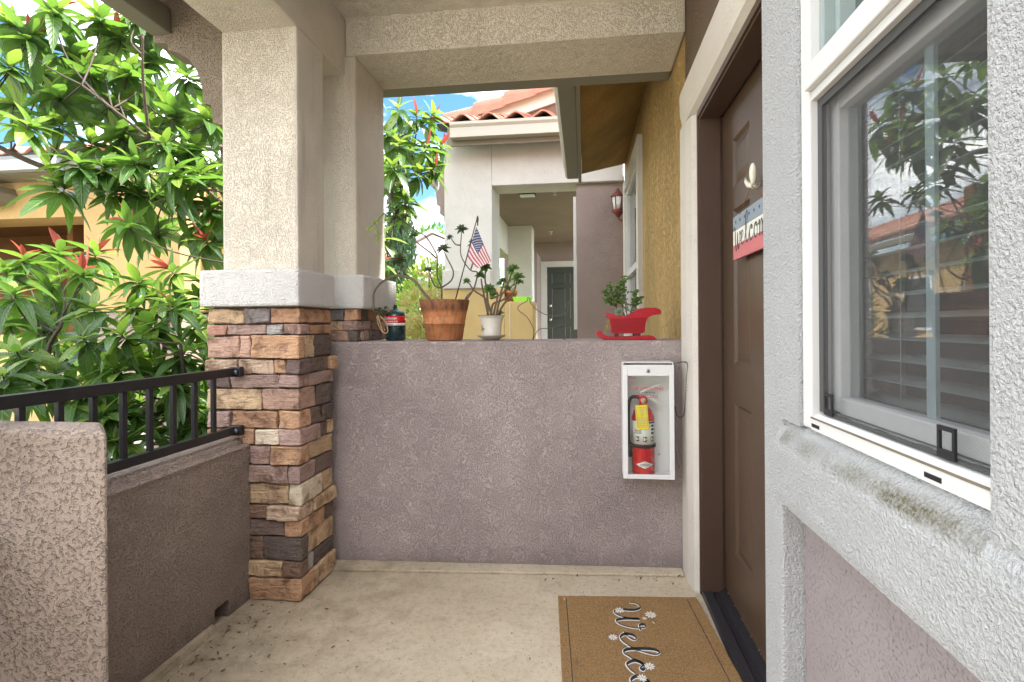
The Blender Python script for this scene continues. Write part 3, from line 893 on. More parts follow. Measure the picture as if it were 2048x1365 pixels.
MB().box(.5195, .5255, .792, .812, 1.03, 1.60).build('grille_bar', M['muntin'], win)
MB().box(.536, .542, .792, .812, 1.716, 2.25).build('grille_bar', M['muntin'], win)
b = MB()
b.box(.474, .483, 1.036, 1.0535, 1.003, 1.632)
b.box(.474, .483, .49, 1.036, 1.000, 1.004)
b.box(.474, .483, .49, 1.036, 1.614, 1.6315)
sf = b.build('screen_frame', M['screen_frame'], win)
MB().poly([(.4785, .49, 1.004), (.4785, 1.036, 1.004), (.4785, 1.036, 1.614), (.4785, .49, 1.614)]).build('screen_mesh', M['screen'], sf)
MB().tube([(.4835, y, 1.0015 + .0012 * math.sin(y * 60)) for y in [.49 + .02 * i for i in range(28)]], .0022, 5).build('spline_bead', M['black'], sf)
for y in (1.012, .700):
    t = MB()
    for q in ((.470, .4735, y - .016, y - .011, 1.002, 1.044), (.470, .4735, y + .011, y + .016, 1.002, 1.044), (.470, .4735, y - .011, y + .011, 1.038, 1.044), (.470, .4735, y - .011, y + .011, 1.002, 1.013)): t.box(*q)
    t.build('pull_tab', M['black'], sf)
# blinds: tilted slats on cords
me = None
for i in range(30):
    z = 1.03 + i * .0405
    if me is None:
        t = MB()
        t.prism([(.575, .05, z), (.60, .05, z + .0075), (.625, .05, z + .009), (.625, .05, z + .0065), (.6005, .05, z + .005), (.5755, .05, z - .0025)], (0, 1.3, 0))
        s0 = t.build('slat', M['slat'], win)
        me = s0.data
    else:
        c = s0.copy(); COL.objects.link(c); c.location.z += .0405 * i
for y in (.64, .96): MB().box(.571, .5725, y - .001, y + .001, 1.0, 2.27).build('ladder_cord', M['slat'], win)

# ---- front door
dr = thing('front_door', (.62, 1.75, .03), 'dark brown six panel front door in a deep brown frame', 'door')
DX = .605
slab = MB()
panels = []
for (z0, z1) in ((1.735, 1.925), (1.02, 1.64), (.245, .86)):
    for (y0, y1) in ((1.865, 2.065), (1.445, 1.645)): panels.append((y0, y1, z0, z1))
slab.box(DX + .0135, .66, 1.298, 2.210, .035, 2.080)
for y0, y1 in ((2.065, 2.210), (1.645, 1.865), (1.298, 1.445)): slab.box(DX, DX + .012, y0, y1, .035, 2.080)
for y0, y1 in ((1.865, 2.065), (1.445, 1.645)):
    for z0, z1 in ((.035, .245), (.86, 1.02), (1.64, 1.735), (1.925, 2.080)): slab.box(DX, DX + .012, y0, y1, z0, z1)
slab.build('slab', M['door'], dr)
for y0, y1, z0, z1 in panels:
    p = MB()
    i1, i2 = .013, .045
    A = [(DX + .0005, y0, z0), (DX + .0005, y1, z0), (DX + .0005, y1, z1), (DX + .0005, y0, z1)]
    B = [(DX + .0118, y0 + i1, z0 + i1), (DX + .011, y1 - i1, z0 + i1), (DX + .011, y1 - i1, z1 - i1), (DX + .011, y0 + i1, z1 - i1)]
    C_ = [(DX + .003, y0 + i2, z0 + i2), (DX + .003, y1 - i2, z0 + i2), (DX + .003, y1 - i2, z1 - i2), (DX + .003, y0 + i2, z1 - i2)]
    for P, Q in ((A, B), (B, C_)):
        for k in range(4): p.poly([P[k], P[(k + 1) % 4], Q[(k + 1) % 4], Q[k]])
    p.poly(C_)
    bmesh.ops.remove_doubles(p.bm, verts=p.bm.verts, dist=1e-5)
    p.build('panel', M['door'], dr)
j = MB()
j.box(.498, DX + .03, 2.2115, 2.24, .002, 2.10, bev=.003)
j.box(.498, DX + .03, 1.28, 2.2115, 2.083, 2.112, bev=.003)
j.box(.507, DX - .012, 2.2, 2.2115, .02, 2.083)
j.box(.507, DX - .012, 1.298, 2.2, 2.073, 2.083)
j.build('frame', M['jamb'], dr)
t = MB()
t.prism([(.503, 1.28, .002), (.508, 1.28, .020), (.545, 1.28, .024), (.552, 1.28, .014), (.575, 1.28, .016), (.580, 1.28, .030), (.601, 1.28, .032), (.64, 1.28, .032), (.64, 1.28, .002)], (0, .93, 0))
t.build('threshold', M['threshold'], dr)
MB().box(DX - .006, DX - .0008, 1.30, 2.208, .036, .040).build('door_sweep', M['brass'], dr)
MB().lathe((DX - .001, 1.36, .98), [(.0, -.06), (.022, -.055), (.028, -.04), (.018, -.02), (.012, -.01), (.030, -.004), (.030, 0)], 16, 'X').build('knob', M['brass'], dr)

# ---- script lettering as flat strokes
GL = {
 'W': ([(-.45, 1.25), (-.35, 1.7), (.0, 1.85), (.22, 1.35), (.2, .5), (.38, .02), (.72, .25), (.95, 1.0), (1.0, 1.55), (.98, .6), (1.15, .02), (1.5, .3), (1.72, 1.1), (1.68, 1.7), (1.45, 1.75), (1.5, 1.45), (1.9, 1.4)], 1.95),
 'w': ([(-.1, 1.3), (.1, 1.45), (.2, 1.0), (.22, .2), (.42, -.25), (.62, .3), (.72, 1.0), (.75, .2), (.95, -.2), (1.15, .4), (1.22, 1.0), (1.35, .75)], 1.3),
 'e': ([(0, .32), (.3, .45), (.6, .75), (.5, .98), (.25, .8), (.18, .35), (.42, .02), (.75, .12), (.95, .35)], .92),
 'l': ([(0, .32), (.35, .9), (.62, 1.7), (.5, 2.1), (.28, 1.8), (.24, .9), (.32, .2), (.55, .0), (.82, .32)], .8),
 'c': ([(0, .32), (.2, .7), (.5, 1.0), (.72, .85), (.62, .72), (.4, .95), (.18, .5), (.4, .02), (.72, .12), (.95, .35)], .92),
 'o': ([(.5, 1.0), (.22, .8), (.16, .35), (.4, .02), (.7, .25), (.72, .75), (.5, 1.0), (.55, .75), (.95, .8)], .92),
 'm': ([(0, .7), (.16, 1.0), (.24, .6), (.24, .0), (.3, .6), (.52, 1.0), (.64, .7), (.64, .0), (.7, .6), (.92, 1.0), (1.05, .7), (1.05, .2), (1.2, 0), (1.4, .32)], 1.4),
}
def strokes(word, gap=0.0):
    x = 0
    out = []
    for ch in word:
        g, adv = GL[ch]
        out.append([Vector((p[0] + x, p[1], 0)) for p in g])
        x += adv + gap
    return out, x
def ribbon(mb, pts, w0, w1, place):
    """flat pen stroke: wide on the down strokes, thin on the up strokes"""
    L_, Rr = [], []
    for i, p in enumerate(pts):
        t = (pts[min(i + 1, len(pts) - 1)] - pts[max(i - 1, 0)])
        if t.length < 1e-6: continue
        t.normalize()
        nrm = Vector((-t.y, t.x, 0))
        k = w0 + (w1 - w0) * max(0, -t.y) ** 1.5
        L_.append(mb.bm.verts.new(place(p + nrm * k)))
        Rr.append(mb.bm.verts.new(place(p - nrm * k)))
    for a, b_, c, d in zip(L_, L_[1:], Rr[1:], Rr): mb.bm.faces.new((a, b_, c, d))

# ---- welcome sign and its hook on the door
sg = thing('welcome_sign', (.585, 1.75, 1.5), 'blue cream and red banded wooden welcome sign hanging by twine on the brown door', 'sign')
SYA, SYB = 1.965, 1.555
sh_ = .012
for z0, z1, k in ((1.536, 1.590, 'sign_blue'), (1.480, 1.536, 'sign_white'), (1.425, 1.480, 'sign_red')):
    MB().box(.575, .586, SYB, SYA, z0 + .0004, z1 - .0004, bev=.001).build('board', M[k], sg)
sb = MB()
st, wd = strokes('welcome')
kk = (SYA - SYB - .03) / wd
for g in st: ribbon(sb, spline(g, 7), .035, .075, lambda p: Vector((.5742, SYA - .018 - p.x * kk, 1.470 + p.y * .053)))
sb.build('lettering', M['ink'], sg, fix=False)
for i in range(8):
    sb = MB()
    c0 = Vector((.5742, SYA - .035 - i * .05, 1.566))
    sb.poly([c0 + Vector((0, math.cos(a * math.pi / 5 + math.pi / 2), math.sin(a * math.pi / 5 + math.pi / 2))) * (.0085 if a % 2 == 0 else .0035) for a in range(10)])
    sb.build('star', M['ink'], sg)
HK = Vector((.575, 1.755, 1.655))
MB().tube([(.574, SYA - .09, 1.587), HK], .0016, 5).build('twine', M['twine'], sg)
MB().tube([(.574, SYB + .09, 1.587), HK], .0016, 5).build('twine', M['twine'], sg)
hk = thing('door_hook', (.59, 1.755, 1.66), 'ivory tulip shaped hook on the brown door holding the welcome sign', 'hook')
MB().ball((.574, 1.735, 1.690), .032, 14, (.40, .36, 1.15)).build('bud', M['tulip'], hk)
MB().tube([(.578, 1.745, 1.652), (.573, 1.775, 1.662), (.570, 1.795, 1.68), (.572, 1.808, 1.698)], [.010, .010, .007, .002], 8).build('petal', M['tulip'], hk)
MB().tube([(.604, 1.755, 1.66), (.590, 1.752, 1.648), (.575, 1.748, 1.650)], .005, 8).build('stem', M['tulip'], hk)

# ================================================================== FIRE CABINET
fc = thing('fire_extinguisher_cabinet', (.295, 2.40, .475), 'white metal fire extinguisher cabinet with a clear front on the mauve half wall', 'cabinet')
cx0, cx1, cz0, cz1, cy0, cy1 = .180, .407, .475, 1.008, 2.295, 2.405
b = MB()
b.box(cx0, cx0 + .003, cy0 + .012, cy1, cz0, cz1)
b.box(cx1 - .003, cx1, cy0 + .012, cy1, cz0, cz1)
b.box(cx0 + .003, cx1 - .003, cy0 + .012, cy1, cz1 - .003, cz1)
b.box(cx0 + .003, cx1 - .003, cy0 + .012, cy1, cz0, cz0 + .003)
b.box(cx0 + .003, cx1 - .003, cy1 - .003, cy1, cz0 + .003, cz1 - .003)
b.build('box', M['white_paint'], fc)
b = MB()
ox0, ox1, oz0, oz1 = .200, .388, .492, .946
b.box(cx0 - .002, ox0, cy0, cy0 + .0118, cz0 - .003, cz1 - .012, bev=.002)
b.box(ox1, cx1 + .002, cy0, cy0 + .0118, cz0 - .003, cz1 - .012, bev=.002)
b.box(ox0, ox1, cy0 + .0003, cy0 + .0118, oz1, cz1 - .012, bev=.002)
b.box(ox0, ox1, cy0 + .0003, cy0 + .0118, cz0 - .003, oz0, bev=.002)
dfr = b.build('door_frame', M['white_paint'], fc)
MB().box(ox0, ox1, cy0 + .006, cy0 + .008, oz0, oz1).build('pane', M['cab_glass'], fc)
lk = MB().lathe((.291, cy0, .970), [(0, -.004), (.008, -.004), (.0095, -.003), (.0095, .001)], 18, 'Y').build('lock', M['steel'], fc)
MB().box(.2895, .2925, cy0 - .0048, cy0 - .004, .965, .975).build('keyhole', M['ink'], lk)
ty = cy0 + .0052
text('lettering', 'FIRE EXTINGUISHER', .0188, M['red_ink'], fc, (.2925, ty, .882), FRONT, sx=.84)
text('lettering', 'IN CASE OF FIRE', .0085, M['ink'], fc, (.293, ty, .866), FRONT)
text('lettering', 'BREAK GLASS', .019, M['red_ink'], fc, (.288, ty, .845), FRONT, sx=.86)
text('lettering', 'LARSEN', .009, M['red_ink'], fc, (.222, ty, .932), FRONT)
MB().lathe((.355, cy1 - .004, .56), [(0, -.002), (.005, -.002), (.005, 0)], 10, 'Y').build('screw', M['steel'], fc)

ex = thing('fire_extinguisher', (.276, 2.36, .478), 'red fire extinguisher with a yellow tag inside the white cabinet', 'extinguisher')
ec = (.276, 2.358, 0)
EX = lambda q: .276 + (q - 398) * (.107 / 214)
EZ = lambda q: onY(1292, 690 + q / 4.405, 2.30).z
er = .050
MB().lathe(ec, [(0, .479), (er - .004, .479), (er, .484), (er, .700), (er - .001, .715), (er - .010, .742), (er - .024, .757), (.016, .764), (.015, .782), (0, .782)], 32).build('cylinder', M['red'], ex)
lb = MB().lathe(ec, [(er + .0008, .610), (er + .0008, .704)], 32).build('label', M['label_white'], ex)
def on_cyl(a, z, r=er + .0016): return Vector((ec[0] + r * math.sin(a), ec[1] - r * math.cos(a), z))
def cyl_patch(mb, a0, a1, z0, z1, r=er + .0016, n=6):
    for i in range(n):
        p, q = a0 + (a1 - a0) * i / n, a0 + (a1 - a0) * (i + 1) / n
        mb.poly([on_cyl(p, z0, r), on_cyl(q, z0, r), on_cyl(q, z1, r), on_cyl(p, z1, r)])
q = MB()
for a in (-.62, 0.05, .72):
    cyl_patch(q, a - .16, a + .16, .622, .642)
for k in range(4): cyl_patch(q, -.95 + .1 * (k % 2), -.25, .654 + k * .005, .656 + k * .005)
for k in range(3): cyl_patch(q, .62, .95, .652 + k * .015, .660 + k * .015)
cyl_patch(q, .4, 1.1, .696, .703)
q.build('pictogram', M['ink'], lb)
q = MB()
for a in (-.62, .05, .72):
    cyl_patch(q, a - .12, a - .02, .625, .639, er + .0021); cyl_patch(q, a + .02, a + .12, .628, .636, er + .0021)
q.build('pictogram_figure', M['label_white'], lb)
MB().lathe(ec, [(er + .001, .594), (er + .005, .595), (er + .005, .607), (er + .001, .608)], 32).build('strap', M['black'], ex)
q = MB()
n = 12
for i in range(n):
    a0, a1 = -.78 + 1.6 * i / n, -.78 + 1.6 * (i + 1) / n
    h = lambda a: .0155 * max(0, 1 - abs(a - .02) / .8)
    q.poly([on_cyl(a0, .527 - h(a0)), on_cyl(a1, .527 - h(a1)), on_cyl(a1, .527 + h(a1)), on_cyl(a0, .527 + h(a0))])
em = q.build('emblem', M['label_white'], ex)
text('lettering', 'AMEREX', .0115, M['ink'], em, (.277, 2.358 - er - .0028, .5235), FRONT, extr=.0002)
text('lettering', '®', .006, M['ink'], em, (.277, 2.358 - er - .0028, .535), FRONT, extr=.0002)
MB().box(.258, .294, 2.34, 2.376, .778, .800, bev=.004).build('valve', M['steel'], ex)
hd = MB()
hd.prism([(.262, 2.35, .822), (.300, 2.35, .842), (.352, 2.35, .856), (.353, 2.35, .850), (.300, 2.35, .832), (.262, 2.35, .812)], (0, .018, 0), bev=.001)
hd.prism([(.285, 2.35, .802), (.300, 2.35, .808), (.372, 2.35, .760), (.368, 2.35, .756), (.297, 2.35, .797), (.285, 2.35, .790)], (0, .018, 0), bev=.001)
hd.build('handle', M['label_white'], ex)
MB().tube(spline([(.262, 2.355, .795), (.245, 2.352, .800), (.225, 2.35, .797), (.214, 2.355, .775), (.212, 2.37, .72), (.214, 2.385, .64), (.218, 2.39, .58)], 6), .007, 8).build('hose', M['black'], ex)
MB().tube([(.217, 2.375, .60), (.218, 2.372, .545)], [.008, .010], 10).build('nozzle', M['black'], ex)
ex.scale = (1.05, 1, 1.13)
tg = thing('inspection_tag', (.268, 2.30, .70), 'bright yellow inspection tag hanging on the red fire extinguisher', 'tag')
rot = Matrix.Rotation(R(-4), 3, 'Y')
MB().box(.237, .293, 2.3035, 2.3042, .664, .778, rot=rot).build('card', M['yellow_tag'], tg)
q = MB()
rr = random.Random(5)
for k in range(13):
    z = .676 + k * .0075
    w_ = rr.uniform(.012, .022)
    if 6 <= k <= 10: w_ *= .45
    q.box(.266 - w_, .266 + w_, 2.3028, 2.3032, z, z + .0018, rot=rot)
q.box(.241, .243, 2.3028, 2.3032, .675, .77, rot=rot); q.box(.287, .289, 2.3028, 2.3032, .675, .77, rot=rot)
q.build('print', M['grey_ink'], tg)
tg.location.z += .033
ga = MB().lathe((.273, 2.318, .790), [(0, -.014), (.017, -.012), (.019, -.006), (.019, .01), (0, .012)], 20, 'Y').build('gauge', M['red'], ex)
MB().lathe((.273, 2.3035, .790), [(0, -.0005), (.012, -.0005), (.012, .0005)], 18, 'Y').build('gauge_face', M['pale_leaf'], ga)

# chain that hangs from the cabinet key
ch = thing('key_chain', (.46, 2.30, 1.0), 'thin dark bead chain hanging on the white door trim beside the cabinet', 'chain')
path = spline([(.412, 2.30, 1.004), (.458, 2.262, 1.010), (.459, 2.275, .94), (.459, 2.30, .85), (.458, 2.325, .775), (.445, 2.33, .752), (.428, 2.335, .760), (.420, 2.34, .80)], 12)
q = MB()
for i, p in enumerate(path[4:]): q.ball(p, .0024 if i % 2 else .0031, 6)
q.build('links', M['wire'], ch)
MB().tube([(.412, 2.30, 1.005), (.435, 2.28, 1.007), (.458, 2.262, 1.010)], .0012, 5).build('wire', M['wire'], ch)

# ================================================================== THINGS ON THE HALF WALL
TOP = 1.106
PYY = 2.53
def V(zx, zy, sx=4.874, ox=730, oy=420, Y=PYY): return onY(ox + zx / sx, oy + zy / sx, Y)
def leaf_mesh(name, m, L_=1.0, W=.3, curl=.25, fold=.12, n=5, tipw=.55, serr=0.0):
    bm = bmesh.new()
    rows = []
    for i in range(n + 1):
        t = i / n
        wv = W * .5 * (math.sin(math.pi * min(1, t ** .8 * .97 + .03)) ** .75 if t < 1 else 0) * (1 if t > .08 else .5)
        if serr and i % 2: wv *= 1 + serr
        y, z = t * L_, -curl * t * t * L_
        if t >= 1: rows.append([bm.verts.new((0, y, z))])
        else: rows.append([bm.verts.new((-wv, y, z + fold * wv * 2)), bm.verts.new((0, y, z)), bm.verts.new((wv, y, z + fold * wv * 2))])
    for a, b_ in zip(rows, rows[1:]):
        if len(b_) == 3:
            bm.faces.new((a[0], a[1], b_[1], b_[0])); bm.faces.new((a[1], a[2], b_[2], b_[1]))
        else:
            bm.faces.new((a[0], a[1], b_[0])); bm.faces.new((a[1], a[2], b_[0]))
    for f in bm.faces: f.smooth = True
    bm.normal_update()
    uv = bm.loops.layers.uv.new('UVMap')
    for f in bm.faces:
        for l in f.loops:
            x = l.vert.co.x
            l[uv].uv = (.5 + (0 if abs(x) < 1e-6 else math.copysign(.5, x)), max(0, min(1, l.vert.co.y / L_)))
    me = bpy.data.meshes.new(name)
    bm.to_mesh(me); bm.free()
    me.materials.append(m)
    return me
def basis(d, up, s):
    y = d.normalized()
    x = y.cross(up)
    if x.length < 1e-4: x = y.orthogonal()
    x.normalize()
    z = x.cross(y)
    return Matrix(((x.x, y.x, z.x), (x.y, y.y, z.y), (x.z, y.z, z.z))).to_4x4() @ Matrix.Scale(s, 4)
def add_mesh(mb, me, mw):
    n0 = len(mb.bm.verts)
    mb.bm.from_mesh(me)
    mb.bm.verts.ensure_lookup_table()
    for v in mb.bm.verts[n0:]: v.co = mw @ v.co
def rosette(parent, p, ax, n, L_, me_, el0=.15, el1=1.1, rng=random):
    """a rosette of fleshy leaves round a stem tip"""
    mb = MB()
    ax = Vector(ax).normalized()
    u = ax.orthogonal().normalized(); v = ax.cross(u)
    for i in range(n):
        a = i * 2.39996 + rng.uniform(-.2, .2)
        e = el0 + (el1 - el0) * (i / n) ** 1.2
        d = (u * math.cos(a) + v * math.sin(a)) * math.cos(e) + ax * math.sin(e)
        s = L_ * (1 - .45 * i / n) * rng.uniform(.85, 1.1)
        add_mesh(mb, me_, Matrix.Translation(p) @ basis(d, ax, s))
    return mb.build('leaf_rosette', me_.materials[0], parent, fix=False)
lf_aeo = leaf_mesh('succulent_leaf', M['aeonium'], 1, .36, .12, .15, 4)
lf_jade = leaf_mesh('jade_leaf', M['jade'], 1, .60, .10, .20, 4)
lf_pale = leaf_mesh('pale_succulent_leaf', M['pale_succulent'], 1, .42, -.15, .25, 4)
lf_dry = leaf_mesh('dry_leaf_bit', M['dry_succulent'], 1, .4, .1, .2, 4)
def stems(parent, paths, r0, r1, conv, m=None, ybend=.05, seed=1):
    rg = random.Random(seed)
    for pth in paths:
        pts = [conv(*q) for q in pth]
        yo = rg.uniform(-ybend, ybend)
        k = len(pts)
        pts = [p + Vector((0, yo * (i / max(1, k - 1)), 0)) for i, p in enumerate(pts)]
        sp = spline(pts, 5)
        MB().tube(sp, [r0 + (r1 - r0) * i / (len(sp) - 1) for i in range(len(sp))], 7).build('stem', m or M['stem'], parent)

# propane bottle
c = V(298, 1265); c.z = TOP; cr_ = .053
pb = thing('propane_cylinder', c, 'dark green propane cylinder with a red label beside the terracotta pot', 'gas cylinder')
MB().lathe(c, [(0, 0), (.046, 0), (cr_, .008), (cr_, .128), (cr_ - .004, .143), (.030, .160), (.014, .166), (.012, .178), (0, .178)], 32).build('cylinder', M['propane'], pb)
def band(name, z0, z1, m, r=cr_ + .0006): return MB().lathe(c, [(r, z0), (r, z1)], 32).build(name, m, pb)
band('red_label', .094, .130, M['red'])
band('white_label', .080, .0935, M['label_white'])
band('dark_label', .074, .0797, M['ink'])
text('lettering', 'Coleman', .020, M['label_white'], pb, (c.x - .006, c.y - cr_ - .0016, c.z + .112), FRONT)
text('lettering', 'PROPANE FUEL', .0105, M['label_white'], pb, (c.x, c.y - cr_ - .0016, c.z + .098), FRONT)
text('lettering', 'DANGER', .010, M['ink'], pb, (c.x - .012, c.y - cr_ - .0016, c.z + .083), FRONT)
MB().lathe((c.x, c.y, c.z + .178), [(0, .014), (.008, .013), (.010, .006), (.010, -.004), (0, -.004)], 14).build('valve_cap', M['black'], pb)

# terracotta pot
c = V(778, 1270); c.z = TOP
tpot = thing('terracotta_pot_plant', c, 'large weathered terracotta pot with leggy dark rosette succulents', 'potted plant')
MB().lathe(c, [(0, .001), (.090, .001), (.094, .006), (.106, .085), (.1085, .0855), (.1085, .091), (.1065, .0915), (.1185, .153), (.1205, .155), (.131, .208), (.131, .212), (.118, .212), (.112, .19), (0, .188)], 40).build('pot', M['terracotta'], tpot)
MB().lathe((c.x, c.y, c.z + .194), [(0, .004), (.06, .003), (.112, 0)], 24).build('soil', M['soil'], tpot)
q = MB()
sw = [[(-.9, 0), (-.7, .7), (-.4, .3), (-.55, -.2), (-.8, .1), (-.5, .6), (-.1, .4)], [(-.1, .2), (.1, .5), (.2, .1), (.4, .4), (.5, .05), (.7, .5), (.8, 0), (1.0, .5), (1.15, .1), (1.4, .45)]]
for g in sw:
    sp = spline([Vector((x, y, 0)) for x, y in g], 6)
    q.tube([Vector((c.x + p.x * .045, c.y - math.sqrt(max(0, .1125 ** 2 - (p.x * .045) ** 2)) - .0015, c.z + .122 + p.y * .022)) for p in sp], .0016, 5)
q.build('scroll_relief', M['terracotta'], tpot)
TP = [
 [(745, 890), (745, 760), (705, 650), (705, 480), (690, 420), (600, 270), (510, 210), (430, 150), (335, 70)],
 [(693, 472), (640, 420), (520, 330), (450, 260)],
 [(750, 757), (840, 690), (860, 600), (810, 490), (765, 400)],
 [(742, 762), (680, 740), (650, 680), (620, 590)],
 [(640, 885), (560, 780), (470, 690), (350, 570), (322, 490)],
 [(985, 885), (1060, 770), (1095, 640), (1085, 603), (1030, 590), (960, 500), (930, 400), (945, 200)],
 [(932, 345), (880, 335), (835, 270)],
 [(1033, 582), (1060, 480), (1080, 345)],
 [(975, 880), (1000, 835), (1050, 790)],
]
stems(tpot, TP, .0046, .0024, V, seed=4, ybend=.0)
rg = random.Random(11)
for zx, zy, n, L_ in ((760, 372, 15, .032), (940, 178, 16, .028), (826, 258, 12, .017), (1062, 312, 16, .030), (620, 578, 13, .020), (480, 240, 12, .022), (325, 478, 20, .036), (300, 70, 14, .026), (395, 55, 12, .024)):
    rosette(tpot, V(zx, zy + 6), (rg.uniform(-.3, .3), rg.uniform(-1, -.6), .8), n + 6, L_ * 1.55, lf_aeo, -.2, .9, rg)

# bent cane hoop with a small succulent and rope
hp_ = thing('bent_cane_hoop', V(85, 1000), 'thin bent cane hoop arching from the stone jamb into the terracotta pot', 'hoop')
HP = [(88, 1000), (84, 900), (88, 810), (150, 720), (260, 657), (350, 650), (470, 690), (560, 800), (625, 872)]
sp = spline([V(*q, Y=2.49 + .0 * i) for i, q in enumerate(HP)], 8)
MB().tube(sp, .0048, 8).build('cane', M['cane'], hp_)
MB().tube([p + Vector((.004, -.003, .007)) for p in sp[10:]], .0028, 6).build('cane', M['cane'], hp_)
lo = thing('hanging_succulent', V(150, 960), 'small dark succulent with a loop of jute rope hanging beside the propane cylinder', 'plant')
for dx, dy in ((0, 0), (-25, 40), (35, 25), (60, -10), (-40, 10), (15, 50)): rosette(lo, V(145 + dx, 965 + dy, Y=2.46), (0, -.8, .6), 11, .018, lf_aeo, 0, 1, rg)
RP = [(125, 1030), (150, 1110), (170, 1180), (200, 1205), (222, 1180), (205, 1110), (170, 1060), (150, 1040)]
MB().tube(spline([V(*q, Y=2.455) for q in RP], 6), .0036, 7).build('rope', M['rope'], lo)
MB().tube(spline([V(115, 1040, Y=2.46), V(135, 1130, Y=2.46), V(175, 1200, Y=2.45)], 6), .003, 7).build('rope', M['rope'], lo)
sv = thing('trailing_sprig', V(60, 170, Y=2.44), 'thin pale green trailing sprig in front of the beige jamb', 'plant')
sp = spline([V(270, 20, Y=2.55), V(160, 60, Y=2.45), (V(90, 140, Y=2.38)), V(20, 195, Y=2.36)], 6)
MB().tube(sp, .0016, 5).build('stem', M['stem'], sv)
sp2 = spline([V(100, 130, Y=2.38), V(125, 220, Y=2.38), V(130, 300, Y=2.38)], 5)
MB().tube(sp2, .0012, 5).build('stem', M['stem'], sv)
lf_sprig = leaf_mesh('sprig_leaf', M['shrub_lime'], 1, .45, .1, .1, 4)
q = MB()
for p in sp[4:] + sp2[3:]:
    for _ in range(2):
        d = Vector((rg.uniform(-1, 1), rg.uniform(-.6, .2), rg.uniform(-.8, .8)))
        add_mesh(q, lf_sprig, Matrix.Translation(p) @ basis(d, Vector((0, -1, .3)), .017))
q.build('leaves', M['shrub_lime'], sv, fix=False, kind='stuff')

# flag stuck in the terracotta pot
fl = thing('small_flag', V(885, 870, Y=2.50), 'small american flag on a dark stick planted in the terracotta pot', 'flag')
p0, p1 = V(880, 885, Y=2.53), V(1098, 62, Y=2.49)
MB().tube([p0, p1], [.0034, .0028], 8).build('pole', M['pole'], fl)
d = (p1 - p0).normalized()
MB().lathe(p1 - Vector((0, 0, .0)), [(0, .004), (.004, -.004), (.006, -.02), (.0035, -.035), (.003, -.05)], 10).build('finial', M['pole'], fl)
F0, F1 = V(1085, 165, Y=2.486), V(1228, 500, Y=2.47)       # top edge: hoist to fly
F2, F3 = V(1000, 455, Y=2.49), V(1105, 570, Y=2.465)        # bottom edge
def flag_pt(u, v):
    a = F0.lerp(F1, u); b_ = F2.lerp(F3, u)
    p = a.lerp(b_, v)
    p.y += .010 * math.sin(u * 7 + v * 4) * u
    p.z -= .008 * math.sin(u * math.pi) * v
    return p
NU = 14
for k, mm in (('blue', M['cloth_blue']), ('red', M['cloth_red']), ('white', M['cloth_white'])):
    q = MB()
    for r in range(13):
        for i in range(NU):
            u0, u1, v0, v1 = i / NU, (i + 1) / NU, r / 13, (r + 1) / 13
            isb = r < 7 and i < 7
            kk_ = 'blue' if isb else ('red' if r % 2 == 0 else 'white')
            if kk_ == k: q.poly([flag_pt(u0, v0), flag_pt(u1, v0), flag_pt(u1, v1), flag_pt(u0, v1)])
    bmesh.ops.remove_doubles(q.bm, verts=q.bm.verts, dist=1e-6)
    q.build('canton' if k == 'blue' else 'stripes', mm, fl, fix=False)
q = MB()
for r in range(9):
    for i in range(6 if r % 2 == 0 else 5):
        u, v = (.5 + i + (.5 if r % 2 else 0)) / 6.2 * .5, (r + .7) / 10 * .54
        cc = flag_pt(u, v) + Vector((0, -.0012, 0))
        q.poly([cc + Vector((math.cos(a * math.pi / 5 + 1.57), 0, math.sin(a * math.pi / 5 + 1.57))) * (.0034 if a % 2 == 0 else .0014) for a in range(10)])
q.build('stars', M['cloth_white'], fl, kind='stuff')

# jade in the white pot
W2 = lambda zx, zy, Y=PYY: V(zx, zy, 6.5, 900, 490, Y)
c = W2(540, 1240); c.z = TOP
wp = thing('white_pot_jade_plant', c, 'jade plant in a small glazed white pot on a saucer', 'potted plant')
MB().lathe(c, [(0, .001), (.036, .001), (.042, .004), (.076, .024), (.078, .027), (.073, .0265), (.040, .012), (0, .011)], 36).build('saucer', M['saucer'], wp)
MB().lathe(c, [(0, .0125), (.046, .0125), (.049, .017), (.051, .05), (.0545, .085), (.060, .107), (.0665, .126), (.0715, .1275), (.0715, .130), (.064, .130), (.058, .118), (0, .116)], 36).build('pot', M['white_pot'], wp)
MB().lathe(c, [(.0716, .1278), (.0722, .129), (.0716, .1303)], 36).build('pot_rim', M['rim_glaze'], wp)
MB().lathe((c.x, c.y, c.z + .119), [(0, .004), (.057, 0)], 20).build('soil', M['soil'], wp)
q = MB()
for a, z, r in ((-1.0, .072, .012), (-.85, .062, .010), (-1.1, .052, .010), (-.75, .055, .008), (-.95, .083, .007), (-.6, .060, .006)):
    rad = .0535
    q.poly([Vector((c.x + rad * math.sin(a + r * 14 * math.cos(t) * .8), c.y - rad * math.cos(a + r * 14 * math.cos(t) * .8) - .0012, c.z + z + r * .55 * math.sin(t))) for t in [k * math.pi / 4 for k in range(8)]])
q.build('painted_flower', M['rim_glaze'], wp)
WP = [
 [(492, 925), (485, 640), (455, 450), (468, 320)],
 [(540, 925), (470, 710), (320, 600), (250, 500)],
 [(500, 925), (430, 600), (405, 440)],
 [(530, 925), (560, 770), (680, 720), (830, 600), (865, 470)],
 [(600, 925), (650, 700), (730, 560), (805, 360)],
 [(530, 700), (660, 650), (840, 510)],
 [(655, 640), (680, 560), (700, 480)],
 [(560, 925), (590, 800), (620, 640), (560, 590)],
 [(610, 925), (700, 770), (790, 690), (850, 570)],
]
stems(wp, WP, .0064, .0034, W2, seed=8, ybend=.0)
